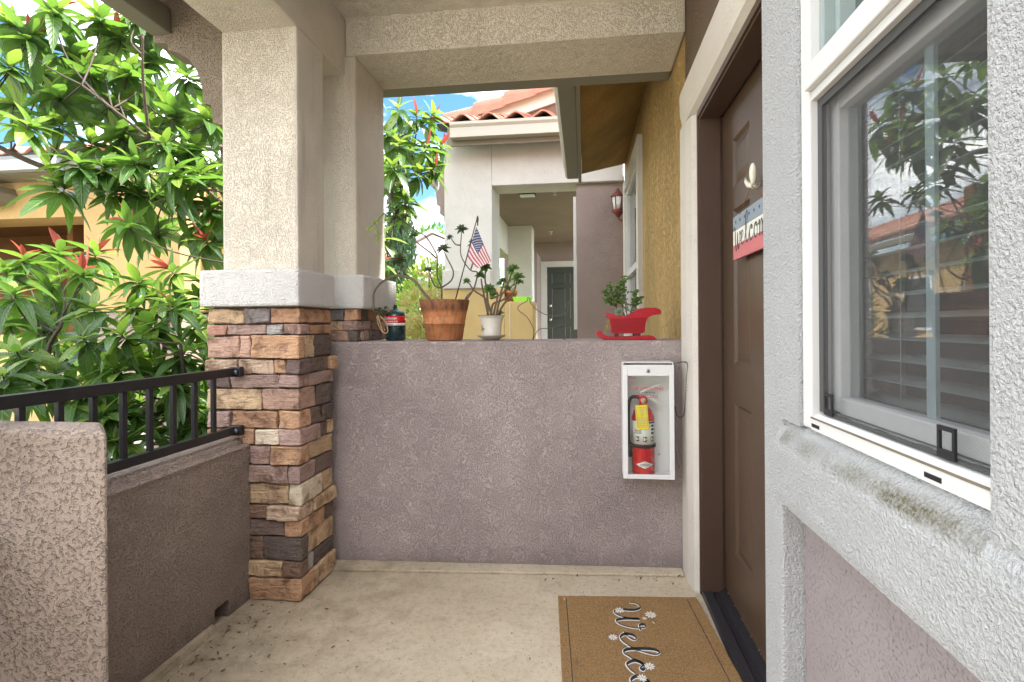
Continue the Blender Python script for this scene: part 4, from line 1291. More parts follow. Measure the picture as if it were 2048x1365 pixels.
for zx, zy, n, L_ in ((465, 290, 13, .026), (222, 470, 9, .017), (395, 395, 11, .022), (880, 420, 13, .026), (812, 310, 13, .027), (690, 460, 11, .020), (510, 570, 10, .028), (905, 485, 8, .018), (640, 500, 7, .014), (560, 640, 9, .020), (750, 560, 8, .018), (655, 890, 6, .014)):
    rosette(wp, W2(zx, zy), (rg.uniform(-.5, .5), rg.uniform(-1, -.4), .8), n + 6, L_ * 1.6, lf_jade, -.3, 1.0, rg)

# wire animal
wr = thing('wire_animal', W2(1075, 1240), 'outline of a standing animal bent from dark wire on the half wall', 'sculpture')
WW = [
 [(1075, 1245), (1085, 1100), (1000, 940), (890, 850), (900, 790), (1000, 730), (1010, 690), (1030, 700), (1050, 760), (1150, 860), (1270, 915), (1400, 922), (1480, 890), (1520, 760), (1600, 700)],
 [(1605, 712), (1540, 770), (1530, 880), (1500, 925), (1480, 895)],
 [(1500, 925), (1505, 1050), (1505, 1180), (1480, 1245), (1460, 1170)],
 [(1075, 1245), (1150, 1105), (1280, 1085), (1400, 1065), (1412, 1040), (1500, 1048)],
]
for g in WW: MB().tube(spline([W2(*q, Y=2.52) for q in g], 6), .0021, 6).build('wire', M['wire'], wr)

# red sleigh planter
W3 = lambda zx, zy, Y=2.52: V(zx, zy, 8.03, 1180, 530, Y)
c = W3(620, 1220); c.z = TOP
sl_ = thing('red_sleigh_planter', c, 'red wooden sleigh planter filled with jade and pale rosette succulents', 'planter')
bd = [(255, 790), (270, 772), (290, 775), (400, 800), (430, 832), (560, 832), (680, 780), (740, 722), (820, 700), (900, 690), (1060, 690), (1130, 720), (1148, 760), (1138, 790), (1100, 800), (1020, 800), (940, 835), (905, 890), (890, 940), (885, 1060), (870, 1090), (840, 1103), (390, 1107), (345, 1085), (335, 1060), (325, 960), (310, 850), (270, 825)]
Y0, Y1 = 2.475, 2.585
side = [W3(x, y, Y0) for x, y in bd]
for yy in (Y0, Y1 - .010): MB().prism([Vector((p.x, yy, p.z)) for p in side], (0, .010, 0), bev=.0018).build('side_panel', M['sled_red'], sl_)
inner = [W3(x, y, Y0) for x, y in [(262, 800), (310, 800), (420, 845), (440, 900), (800, 900), (900, 800), (1100, 740), (1135, 760), (1090, 795), (1020, 796), (936, 832), (886, 940), (880, 1060), (838, 1098), (392, 1102), (340, 1062), (328, 958), (314, 850)]]
MB().prism([Vector((p.x, Y0 + .0102, p.z)) for p in inner], (0, Y1 - Y0 - .0204, 0)).build('body', M['sled_red'], sl_)
for k in range(9):
    y = 865 + k * 26
    a = W3(330 + k * 1.5, y, Y0); b_ = W3(905 - (y - 865) * .06, y, Y0)
    MB().box(a.x + .002, b_.x - .004, Y0 - .0055, Y0 + .001, a.z - .0021, a.z + .0016, bev=.0008, seg=1).build('slat_ridge', M['sled_red'], sl_)
rn = [(95, 1080), (110, 1058), (140, 1048), (180, 1062), (205, 1100), (240, 1142), (300, 1152), (400, 1158), (1000, 1138), (1045, 1160), (1088, 1222), (230, 1226), (160, 1180), (110, 1120)]
for yy in (Y0 + .006, Y1 - .022): MB().prism([Vector((W3(x, y, Y0).x, yy, max(TOP, W3(x, y, Y0).z))) for x, y in rn], (0, .016, 0), bev=.002).build('runner', M['sled_red'], sl_)
for x0, x1 in ((412, 462), (715, 815)):
    for yy in (Y0 + .008, Y1 - .02):
        a, b_ = W3(x0, 1160, Y0), W3(x1, 1100, Y0)
        MB().box(a.x, b_.x, yy, yy + .012, a.z - .002, b_.z + .002).build('strut', M['sled_dark'], sl_)
a, b_ = W3(425, 850, Y0), W3(700, 840, Y0)
MB().box(a.x, b_.x, Y0 + .012, Y1 - .012, a.z - .01, a.z + .004, bev=.003).build('soil', M['soil'], sl_)
SJ = [
 [(560, 850), (500, 620), (430, 560), (330, 420), (300, 320)],
 [(600, 850), (560, 600), (520, 400), (500, 250)],
 [(500, 850), (400, 660), (340, 600), (260, 480), (235, 420)],
 [(640, 850), (680, 650), (720, 520), (730, 420)],
 [(600, 700), (560, 450), (560, 220)],
 [(680, 700), (760, 600), (830, 520)],
 [(520, 640), (440, 500), (420, 350)],
 [(340, 600), (290, 580), (270, 560)],
 [(640, 760), (720, 690), (770, 560)],
 [(560, 700), (470, 560), (450, 430)],
]
stems(sl_, SJ, .0030, .0016, W3, seed=2, ybend=.02)
q = MB(); rg = random.Random(21)
for g in SJ:
    sp = spline([W3(*p, Y=2.525) for p in g], 7)
    for i, p in enumerate(sp[7:]):
        for _ in range(5 if i % 2 == 0 else 3):
            dd = Vector((rg.uniform(-1, 1), rg.uniform(-1, .6), rg.uniform(-.5, 1)))
            add_mesh(q, lf_jade, Matrix.Translation(p + Vector((rg.gauss(0, .005), rg.gauss(0, .014), rg.gauss(0, .005)))) @ basis(dd, Vector((rg.uniform(-.5, .5), -1, .6)), rg.uniform(.012, .021)))
q.build('jade_leaves', M['jade'], sl_, fix=False, kind='stuff')
rosette(sl_, W3(470, 760, 2.49), (-.35, -.75, .6), 22, .031, lf_pale, -.1, 1.2, rg)
rosette(sl_, W3(590, 730, 2.50), (.2, -.7, .6), 14, .020, lf_pale, 0, 1.2, rg)
q = MB()
for k in range(34):
    t = rg.random()
    p = W3(300 - 70 * t + rg.uniform(-25, 25) * t, 850 + 260 * t, 2.462 + rg.uniform(-.012, .008))
    add_mesh(q, lf_dry, Matrix.Translation(p) @ basis(Vector((rg.uniform(-.6, .6), -.4, rg.uniform(-1, .2))), Vector((0, -1, .4)), rg.uniform(.010, .018)))
q.build('dry_trailing_leaves', M['dry_succulent'], sl_, fix=False, kind='stuff')

# ================================================================== DOORMAT
mt = thing('doormat', (.17, 1.75, 0), 'brown coir doormat with script welcome lettering and white daisies', 'doormat')
A_, B_, = Vector((-.118, 2.118, 0)), Vector((.476, 2.165, 0))
ux = (B_ - A_).normalized()
uy = Vector((ux.y, -ux.x, 0))                    # towards the viewer
MWd, MLn = .590, .90
def mp_(u, v, z): return A_ + ux * u + uy * v + Vector((0, 0, z))
b = MB()
b.prism([mp_(0, 0, .001), mp_(MWd, 0, .001), mp_(MWd, MLn, .001), mp_(0, MLn, .001)], (0, 0, .013), bev=.003)
b.build('mat', M['coir'], mt)
g = MB()
for u in (.033, MWd - .045): g.prism([mp_(u, .02, .0138), mp_(u + .0035, .02, .0138), mp_(u + .0035, MLn, .0138), mp_(u, MLn, .0138)], (0, 0, .0006))
g.build('groove', M['pole'], mt)
st, wd = strokes('Welcome', .06)
k = .66 / wd
wh, bk_ = MB(), MB()
for s_ in st:
    sp = spline(s_, 8)
    ribbon(wh, sp, .07, .135, lambda p: mp_(.225 + p.y * .060 - .0018, .085 + p.x * k + .0018, .0146))
    ribbon(bk_, sp, .036, .10, lambda p: mp_(.225 + p.y * .060, .085 + p.x * k, .0152))
wh.build('lettering_outline', M['daisy'], mt, fix=False)
bk_.build('lettering', M['ink'], mt, fix=False)
for px, py, rr_ in ((1239, 1221, .021), (1301, 1230, .025), (1226, 1275, .019), (1299, 1333, .020), (1284, 1356, .018), (1289, 1237, .010)):
    cc = onZ(px, py, .0158)
    q = MB()
    for i in range(9):
        a = i * 2 * math.pi / 9
        d0 = Vector((math.cos(a), math.sin(a), 0)); d1 = Vector((-d0.y, d0.x, 0))
        q.poly([cc + d0 * rr_ * .18 - d1 * rr_ * .06, cc + d0 * rr_ * .7 - d1 * rr_ * .17, cc + d0 * rr_, cc + d0 * rr_ * .7 + d1 * rr_ * .17, cc + d0 * rr_ * .18 + d1 * rr_ * .06])
    dsy = q.build('daisy', M['daisy'], mt)
    MB().lathe(cc + Vector((0, 0, .0006)), [(0, .0006), (rr_ * .2, .0002), (rr_ * .22, 0)], 10).build('daisy_centre', M['daisy_mid'], dsy)

# ---- litter on the floor
lm = leaf_mesh('litter_leaf', M['dry_leaf'], 1, .4, -.25, .3, 4)
lm2 = leaf_mesh('litter_leaf', M['pale_leaf'], 1, .5, -.25, .4, 4)
rg = random.Random(9)
q1, q2 = MB(), MB()
for i in range(640):
    t = rg.random()
    if t < .45: x, y = -1.42 + abs(rg.gauss(0, .22)), rg.uniform(1.2, 1.98)
    elif t < .6: x, y = rg.uniform(-1.2, .4), 2.39 - abs(rg.gauss(0, .05))
    else: x, y = rg.uniform(-1.3, .45), rg.uniform(1.3, 2.35)
    if x > -.16 and y < 2.17: continue
    s_ = rg.choice((.004, .005, .007, .009, .012, .018 if x < -.9 or y > 2.2 else .006))
    add_mesh(q1 if rg.random() < .8 else q2, lm if rg.random() < .8 else lm2, Matrix.Translation((x, y, .003)) @ basis(Vector((rg.uniform(-1, 1), rg.uniform(-1, 1), .05)), Vector((rg.uniform(-.4, .4), rg.uniform(-.4, .4), 1)), s_))
tag(q1.build('floor_litter', M['dry_leaf'], fix=False), kind='stuff', label='dark crumbs and leaf bits scattered on the porch floor')
tag(q2.build('pale_litter', M['pale_leaf'], fix=False), kind='stuff', label='pale crumbs scattered on the porch floor')
for px, py, s_, mm in ((1355, 1155, .022, lm), (1158, 1235, .02, lm2), (1310, 1250, .018, lm2), (1338, 1225, .014, lm2), (1152, 1332, .026, lm), (1130, 1202, .016, lm2)):
    p = onZ(px, py, .004 if py < 1190 else .0165)
    lb_ = {1355: 'curled brown leaf lying by the foot of the door trim', 1158: 'pale seed husk on the far left of the doormat', 1310: 'pale husk on the doormat between the lettering and the threshold', 1338: 'tiny pale husk near the door side of the doormat', 1152: 'dark twig like leaf on the left part of the doormat', 1130: 'pale husk at the far left corner of the doormat'}[px]
    ob = link_mesh('fallen_leaf', mm, None, Matrix.Translation(p) @ basis(Vector((rg.uniform(-1, 1), rg.uniform(-1, 1), .1)), Vector((0, 0, 1)), s_))
    tag(ob, lb_, 'leaf', 'leaves and husks fallen on the porch')

# ================================================================== NEIGHBOURING UNIT (through the opening)
nb = thing('neighbor_house', (-.6, 6.2, 0), 'neighboring stucco unit with a cream porch column and clay tile roof seen through the opening', 'house')
NY = 5.9
b = MB()
b.box(-1.70, -1.10, NY, NY + .55, 1.62, 3.50, bev=.012)
b.box(-1.10, .48, NY, NY + .40, 2.895, 3.50, bev=.010)
b.build('portico_wall', M['cream'], nb)
MB().box(-1.725, -1.115, NY - .03, NY + .57, 1.64, 1.875, bev=.015).build('column_base', M['cream'], nb)
b = MB()
b.box(-1.72, -.955, NY - .004, NY + .55, -.2, 1.640, bev=.01)
b.box(-.955, -.60, NY - .002, NY + .42, -.2, 1.475, bev=.012)
b.build('low_wall', M['pale_yellow'], nb)
MB().box(-.895, -.885, NY - .006, NY, 0, 1.46).build('control_joint', M['cream'], nb)
MB().box(-1.7, .5, NY + .40, 10.6, 2.97, 3.05).build('porch_ceiling', M['nb_mauve'], nb)
b = MB()
b.box(-1.72, .5, 10.6, 10.75, -.2, 3.0)
b.build('door_wall', M['nb_mauve'], nb)
MB().box(-.075, .496, NY + .07, NY + .25, -.2, 2.97).build('side_wall', M['nb_mauve'], nb)
MB().box(-.115, -.078, NY + .1, NY + .5, 1.13, 2.75, bev=.004).build('corner_trim', M['cream'], nb)
b = MB()
b.box(-1.34, -.905, 8.7, 9.1, 1.55, 2.98, bev=.01)
b.box(-1.70, -1.335, NY + .56, 9.1, 2.45, 2.975)
b.build('inner_column', M['cream'], nb)
MB().box(-1.36, -.86, 8.67, 9.13, -.2, 1.55, bev=.012).build('inner_column_base', M['cream'], nb)
MB().box(-.98, -.90, 9.6, 10.6, -.2, 2.62).build('inner_jamb', M['nb_mauve'], nb)
# corbel on the left of the column
MB().prism([(x, NY + .12, z) for x, z in [(-1.70, 3.3), (-1.96, 3.3), (-1.96, 3.04), (-1.91, 3.03), (-1.91, 2.96), (-1.86, 2.94), (-1.84, 2.86), (-1.83, 2.72), (-1.79, 2.70), (-1.79, 2.60), (-1.74, 2.58), (-1.74, 2.50), (-1.70, 2.48)]], (0, .3, 0)).build('corbel', M['nb_mauve'], nb)
MB().prism([(.6, 5.52, 3.36), (.6, 5.52, 3.47), (.6, 5.50, 3.50), (.6, 5.50, 3.53), (.6, 5.63, 3.53), (.6, 5.63, 3.36)], (-2.12, 0, 0), bev=.004).build('gutter', M['gutter'], nb)
MB().prism([(.6, 5.632, 3.30), (.6, 5.632, 3.56), (.6, 5.66, 3.56), (.6, 5.66, 3.30)], (-2.18, 0, 0)).build('fascia', M['gutter_dark'], nb)
MB().prism([(.6, 5.662, 3.50), (.6, 8.8, 4.55), (.6, 8.8, 4.60), (.6, 5.60, 3.56)], (-2.3, 0, 0)).build('roof_deck', M['tile_dark'], nb)
def s_tile(parent, x, y, z, L_=.42, pitch=.31, rise=.33, m=M['tile'], w_=.31):
    """one S-shaped clay tile, eave end towards the viewer"""
    q = MB()
    n = 10
    pro = []
    for i in range(n + 1):
        t = i / n
        pro.append((t * w_, .045 * math.sin(2 * math.pi * t)))
    top, bot = [], []
    for yy in (0, L_):
        top.append([q.bm.verts.new((x + a, y + yy, z + b_ + yy * rise + .016)) for a, b_ in pro])
        bot.append([q.bm.verts.new((x + a, y + yy, z + b_ + yy * rise)) for a, b_ in pro])
    for i in range(n):
        q.bm.faces.new((top[0][i], top[0][i + 1], top[1][i + 1], top[1][i])).smooth = True
        q.bm.faces.new((bot[0][i + 1], bot[0][i], bot[1][i], bot[1][i + 1])).smooth = True
        q.bm.faces.new((bot[0][i], bot[0][i + 1], top[0][i + 1], top[0][i]))
    return q.build('roof_tile', m, parent)
for r in range(4):
    for i in range(8): s_tile(nb, -1.78 + i * .315, 5.55 + r * .36, 3.585 + r * .145 + rg.uniform(-.006, .006))
# rake with cap tiles rising to the right
MB().prism([(-1.85, 6.7, 4.03), (.9, 6.7, 4.85), (.9, 6.7, 4.61), (-1.55, 6.7, 3.88)], (0, .06, 0)).build('barge_board', M['barge'], nb)
MB().prism([(-1.55, 6.74, 3.875), (.9, 6.74, 4.60), (.9, 6.74, 3.5), (-1.55, 6.74, 3.5)], (0, .1, 0)).build('gable', M['siding'], nb)
MB().prism([(-1.9, 6.8, 4.0), (.9, 6.8, 4.84), (.9, 12, 4.84), (-1.9, 12, 4.0)], (0, 0, .03)).build('main_roof', M['tile'], nb)
sl2 = .298
for i in range(7):
    x = -1.92 + i * .43
    z = 4.03 + (x + 1.85) * sl2 + .02
    q = MB()
    n = 8
    ring = []
    for k_, (dx, rr_) in enumerate(((0, .125), (.48, .105))):
        ring.append([q.bm.verts.new((x + dx, 6.72 + math.cos(math.pi * t / n) * rr_, z + dx * sl2 + math.sin(math.pi * t / n) * rr_ * 1.1 + (.03 if k_ == 0 else 0) - .03)) for t in range(n + 1)])
    ring2 = [[q.bm.verts.new(v.co + Vector((0, 0, -.02))) for v in rg_] for rg_ in ring]
    for t in range(n):
        q.bm.faces.new((ring[0][t], ring[0][t + 1], ring[1][t + 1], ring[1][t])).smooth = True
        q.bm.faces.new((ring[0][t], ring2[0][t], ring2[0][t + 1], ring[0][t + 1]))
    # skirt that hangs over the barge board
    for k_ in (0,):
        a, b_ = ring[0][n].co.copy(), ring[1][n].co.copy()
        q.poly([a, b_, b_ + Vector((0, -.004, -.085)), a + Vector((0, -.004, -.10))])
    q.build('cap_tile', M['tile'], nb)
# the green door
gd = MB().box(-.775, .10, 10.57, 10.598, .40, 2.42).build('door', M['green_door'], nb, label='dark green six panel door in a white frame')
for z0, z1 in ((2.08, 2.30), (1.33, 1.98), (.6, 1.15)):
    for x0, x1 in ((-.66, -.40), (-.27, -.01)):
        p = MB()
        p.box(x0, x1, 10.562, 10.571, z0, z1, bev=.012, seg=1)
        p.build('panel', M['green_door'], gd)
        for xa in (x0 - .014, x1 + .002): MB().box(xa, xa + .012, 10.56, 10.571, z0, z1).build('panel_bead', M['gutter_dark'], gd)
for z in (1.305, 1.60):
    MB().ball((-.70, 10.53, z), .038, 12).build('knob', M['brass'], gd)
MB().lathe((-.12, 10.565, 2.17), [(0, -.012), (.035, -.01), (.04, 0)], 12, 'Y').build('door_ornament', M['label_white'], gd)
b = MB()
b.box(-.91, -.776, 10.52, 10.599, .38, 2.44); b.box(-.91, .2, 10.52, 10.599, 2.44, 2.56)
b.build('door_frame', M['cream'], nb)
# porch fixtures
cl = thing('ceiling_light', (-.74, 6.6, 2.97), 'white rectangular ceiling light under the far mauve porch ceiling', 'light')
MB().box(-.85, -.63, 6.50, 6.64, 2.935, 2.969, bev=.008).build('housing', M['screen_frame'], cl)
MB().box(-.84, -.64, 6.492, 6.63, 2.925, 2.937, bev=.006).build('diffuser', M['glass_white'], cl)
for i, (x, y, lb_) in enumerate(((-.365, 6.5, 'small round sprinkler head nearest on the far mauve porch ceiling'), (-.60, 9.3, 'small round sprinkler head deepest in the far mauve porch'))):
    sp_ = thing('sprinkler', (x, y, 2.97), lb_, 'sprinkler', 'sprinkler heads on the far porch ceiling')
    MB().lathe((x, y, 2.968), [(0, 0), (.045, 0), (.04, -.012), (.012, -.02), (.010, -.05), (.025, -.052), (.025, -.056), (0, -.056)], 16).build('head', M['barge'], sp_)
# pots on the neighbour's low wall
c = onY(1022, 607, 6.0); c.z = 1.4755
op = thing('small_clay_pot', c, 'small orange clay pot on the far yellow half wall', 'pot')
MB().lathe(c, [(0, 0), (.055, 0), (.072, .10), (.080, .10), (.084, .135), (.074, .135), (.07, .12), (0, .12)], 20).build('pot', M['orange_pot'], op)
q = MB()
for k in range(26): add_mesh(q, lf_sprig, Matrix.Translation((c.x + rg.gauss(0, .04), c.y + rg.gauss(0, .04), c.z + .12 + rg.random() * .22)) @ basis(Vector((rg.uniform(-1, 1), rg.uniform(-1, 1), rg.uniform(-.2, 1))), Vector((0, 0, 1)), .09))
q.build('leaves', M['shrub_lime'], op, fix=False, kind='stuff')
c = onY(1045, 603, 6.0); c.z = 1.476
tr_ = thing('lime_tray', c, 'lime green plastic tray on the far yellow half wall', 'tray')
MB().prism([(c.x - .10, c.y - .06, c.z), (c.x + .10, c.y - .06, c.z), (c.x + .12, c.y - .06, c.z + .06), (c.x - .12, c.y - .06, c.z + .06)], (0, .14, 0), bev=.006).build('tray', M['lime_plastic'], tr_)

# ---- window in the ochre wall
ow = thing('far_window', (.48, 4.9, 1.0), 'white trimmed sash window in the ochre wall past the porch', 'window')
b = MB()
b.box(.455, .56, NWY0 - .12, NWY0, NWZ0 - .12, NWZ1 + .12, bev=.006)
b.box(.455, .56, NWY1, NWY1 + .12, NWZ0 - .12, NWZ1 + .12, bev=.006)
b.box(.457, .56, NWY0, NWY1, NWZ1, NWZ1 + .118, bev=.006)
b.box(.457, .56, NWY0, NWY1, NWZ0 - .118, NWZ0, bev=.006)
b.build('trim', M['cream'], ow)
b = MB()
b.box(.485, .545, NWY0, NWY0 + .05, NWZ0, NWZ1); b.box(.485, .545, NWY1 - .05, NWY1, NWZ0, NWZ1)
b.box(.486, .545, NWY0 + .05, NWY1 - .05, NWZ1 - .05, NWZ1); b.box(.486, .545, NWY0 + .05, NWY1 - .05, NWZ0, NWZ0 + .05)
b.box(.480, .545, NWY0 + .05, NWY1 - .05, 1.70, 1.76)
b.build('frame', M['vinyl'], ow)
for z0, z1 in ((NWZ0 + .05, 1.70), (1.76, NWZ1 - .05)): MB().box(.515, .518, NWY0 + .05, NWY1 - .05, z0, z1).build('pane', M['glass'], ow)
MB().box(.60, .62, NWY0, NWY1, NWZ0, NWZ1).build('curtain', M['room'], ow)

# ---- wall lantern
la = thing('wall_lantern', (.47, 5.85, 2.55), 'red brown wall lantern with frosted glass on the ochre wall', 'lantern')
lc = Vector((.41, 5.80, 0))
MB().lathe((lc.x, lc.y, 2.44), [(0, 0), (.02, .0), (.035, .03), (.06, .05), (.075, .075), (.07, .085), (0, .085)], 6).build('base', M['lantern'], la)
MB().lathe((lc.x, lc.y, 2.525), [(.052, 0), (.072, .15)], 6).build('glass', M['glass_white'], la)
for k in range(6):
    a = 2 * math.pi * k / 6
    MB().tube([(lc.x + math.cos(a) * .054, lc.y + math.sin(a) * .054, 2.525), (lc.x + math.cos(a) * .075, lc.y + math.sin(a) * .075, 2.675)], .006, 5).build('frame_bar', M['lantern'], la)
MB().lathe((lc.x, lc.y, 2.675), [(.085, 0), (.088, .012), (.05, .045), (.02, .07), (.012, .10), (0, .11)], 6).build('hood', M['lantern'], la)
MB().tube(spline([(.498, 5.80, 2.47), (.46, 5.80, 2.40), (.42, 5.80, 2.42), (.41, 5.80, 2.45)], 5), .010, 6).build('arm', M['lantern'], la)
MB().box(.482, .4995, 5.75, 5.85, 2.40, 2.62, bev=.006).build('backplate', M['lantern'], la)

# ================================================================== OPPOSITE HOUSE (left, across the court)
oh = thing('opposite_house', (-7, 6.4, -.2), 'ochre stucco house with a clay tile eave and grey gutter across the courtyard', 'house')
OY = 6.2
b = MB()
b.box(-7.04, -5.55, OY, OY + .5, 1.5, 3.3)
b.box(-12, -7.04, OY, OY + .5, 2.78, 3.3)
b.box(-5.55, -4.9, OY + .5, OY + .9, -.2, 3.3)
b.build('wall', M['opp_yellow'], oh)
MB().box(-7.08, -5.50, OY - .05, OY + .55, 1.42, 1.56, bev=.01).build('ledge', M['opp_yellow'], oh)
MB().box(-7.06, -5.52, OY - .02, OY + .5, -.2, 1.42).build('column_base', M['nb_mauve'], oh)
MB().box(-12, -7.06, OY - .01, OY + .4, -.2, 1.1).build('low_wall', M['pale_yellow'], oh)
b = MB()
b.box(-12, -4.9, 8.2, 8.4, -.2, 3.3)
b.box(-7.9, -7.8, OY + .5, 8.2, -.2, 3.3)
b.box(-12, -5.5, OY + .5, 8.2, 2.95, 3.0)
b.build('recess_wall', M['opp_brown'], oh)
MB().prism([(-12, 5.75, 3.32), (-12, 5.75, 3.46), (-12, 5.73, 3.50), (-12, 5.86, 3.50), (-12, 5.86, 3.32)], (5.05, 0, 0), bev=.004).build('gutter', M['gutter_grey'], oh)
MB().prism([(-12, 5.87, 3.30), (-12, 5.87, 3.52), (-12, 6.2, 3.52), (-12, 6.2, 3.30)], (5.3, 0, 0)).build('fascia', M['gutter_dark'], oh)
MB().prism([(-8.5, 5.95, 2.95), (-8.15, 5.95, 3.0), (-8.1, 5.95, 3.1), (-8.15, 5.95, 3.2), (-8.5, 5.95, 3.22)], (0, .25, 0), bev=.01).build('beam_end', M['gutter_dark'], oh)
MB().prism([(-12, 5.82, 3.54), (-6.6, 5.82, 3.54), (-6.0, 9.5, 4.9), (-12, 9.5, 4.9)], (0, 0, .04)).build('roof_deck', M['tile_dark'], oh)
for r in range(6):
    for i in range(9): s_tile(oh, -9.3 + i * .315, 5.78 + r * .38, 3.59 + r * .15 + rg.uniform(-.006, .006))
# wing that runs away along the courtyard
b = MB()
b.box(-9.0, -7.6, 9.4, 26, -.2, 3.2)
b.build('wing_wall', M['opp_yellow'], oh)
for k in range(5):
    y = 10.6 + k * 2.6
    f_ = MB().box(-7.602, -7.55, y, y + 1.1, 1.0, 2.4).build('window', M['vinyl'], oh)
    MB().box(-7.551, -7.545, y + .07, y + 1.03, 1.07, 2.33).build('pane', M['screen_frame'], f_)
MB().box(-7.25, -7.10, 9.0, 26, 3.24, 3.40).build('wing_gutter', M['gutter_dark'], oh)
MB().prism([(-7.1, 9.0, 3.42), (-7.1, 26, 3.42), (-10.2, 26, 4.75), (-10.2, 9.0, 4.75)], (0, 0, .06)).build('wing_roof', M['tile_dark'], oh)
q = MB()
for i in range(52):
    y = 9.0 + i * .325
    for r in range(1): q.tube([(-7.08, y, 3.50), (-10.2, y, 4.84)], .10, 6)
q.build('wing_tiles', M['tile'], oh, kind='stuff')

# unseen house added behind the viewer to bounce light into the porch
bh = thing('added_court_house', (-2, -8.5, 0), 'unseen pale stucco house added behind the viewer to bounce light into the porch', 'house')
MB().box(-12, 9, -9, -8, -.2, 5.2).build('wall', M['cream'], bh)
MB().prism([(-12.5, -7.5, 5.2), (-12.5, -12, 7.2), (-12.5, -12, 5.2)], (22, 0, 0)).build('roof', M['tile'], bh)
for k in range(4):
    f_ = MB().box(-10 + k * 4.6, -8.4 + k * 4.6, -8.05, -7.97, .9, 2.4).build('window', M['vinyl'], bh)
    MB().box(-9.92 + k * 4.6, -8.48 + k * 4.6, -7.972, -7.96, .98, 2.32).build('pane', M['screen_frame'], f_)

# distant white gable
dh = thing('white_house', (-7.6, 24.5, 2), 'distant white gabled house above the bright shrubs', 'house')
q = MB()
q.prism([(-9.2, 24, -.2), (-6.0, 24, -.2), (-6.0, 24, 5.15), (-7.52, 24, 5.82), (-9.2, 24, 5.0)], (0, 6, 0))
q.build('wall', M['roof_white'], dh)
q = MB()
q.prism([(-9.5, 23.7, 4.92), (-7.52, 23.7, 5.90), (-5.6, 23.7, 5.02), (-5.6, 23.7, 5.14), (-7.52, 23.7, 6.04), (-9.5, 23.7, 5.06)], (0, 6.6, 0))
q.build('roof', M['roof_white'], dh)

# beige garden wall behind the railing
gw = thing('garden_wall', (-3.0, 4.9, 0), 'pale mauve garden wall behind the shrub by the railing', 'wall')
MB().box(-4.6, -1.9, 4.75, 4.95, -.2, .75, bev=.015).build('wall', M['nb_mauve'], gw)

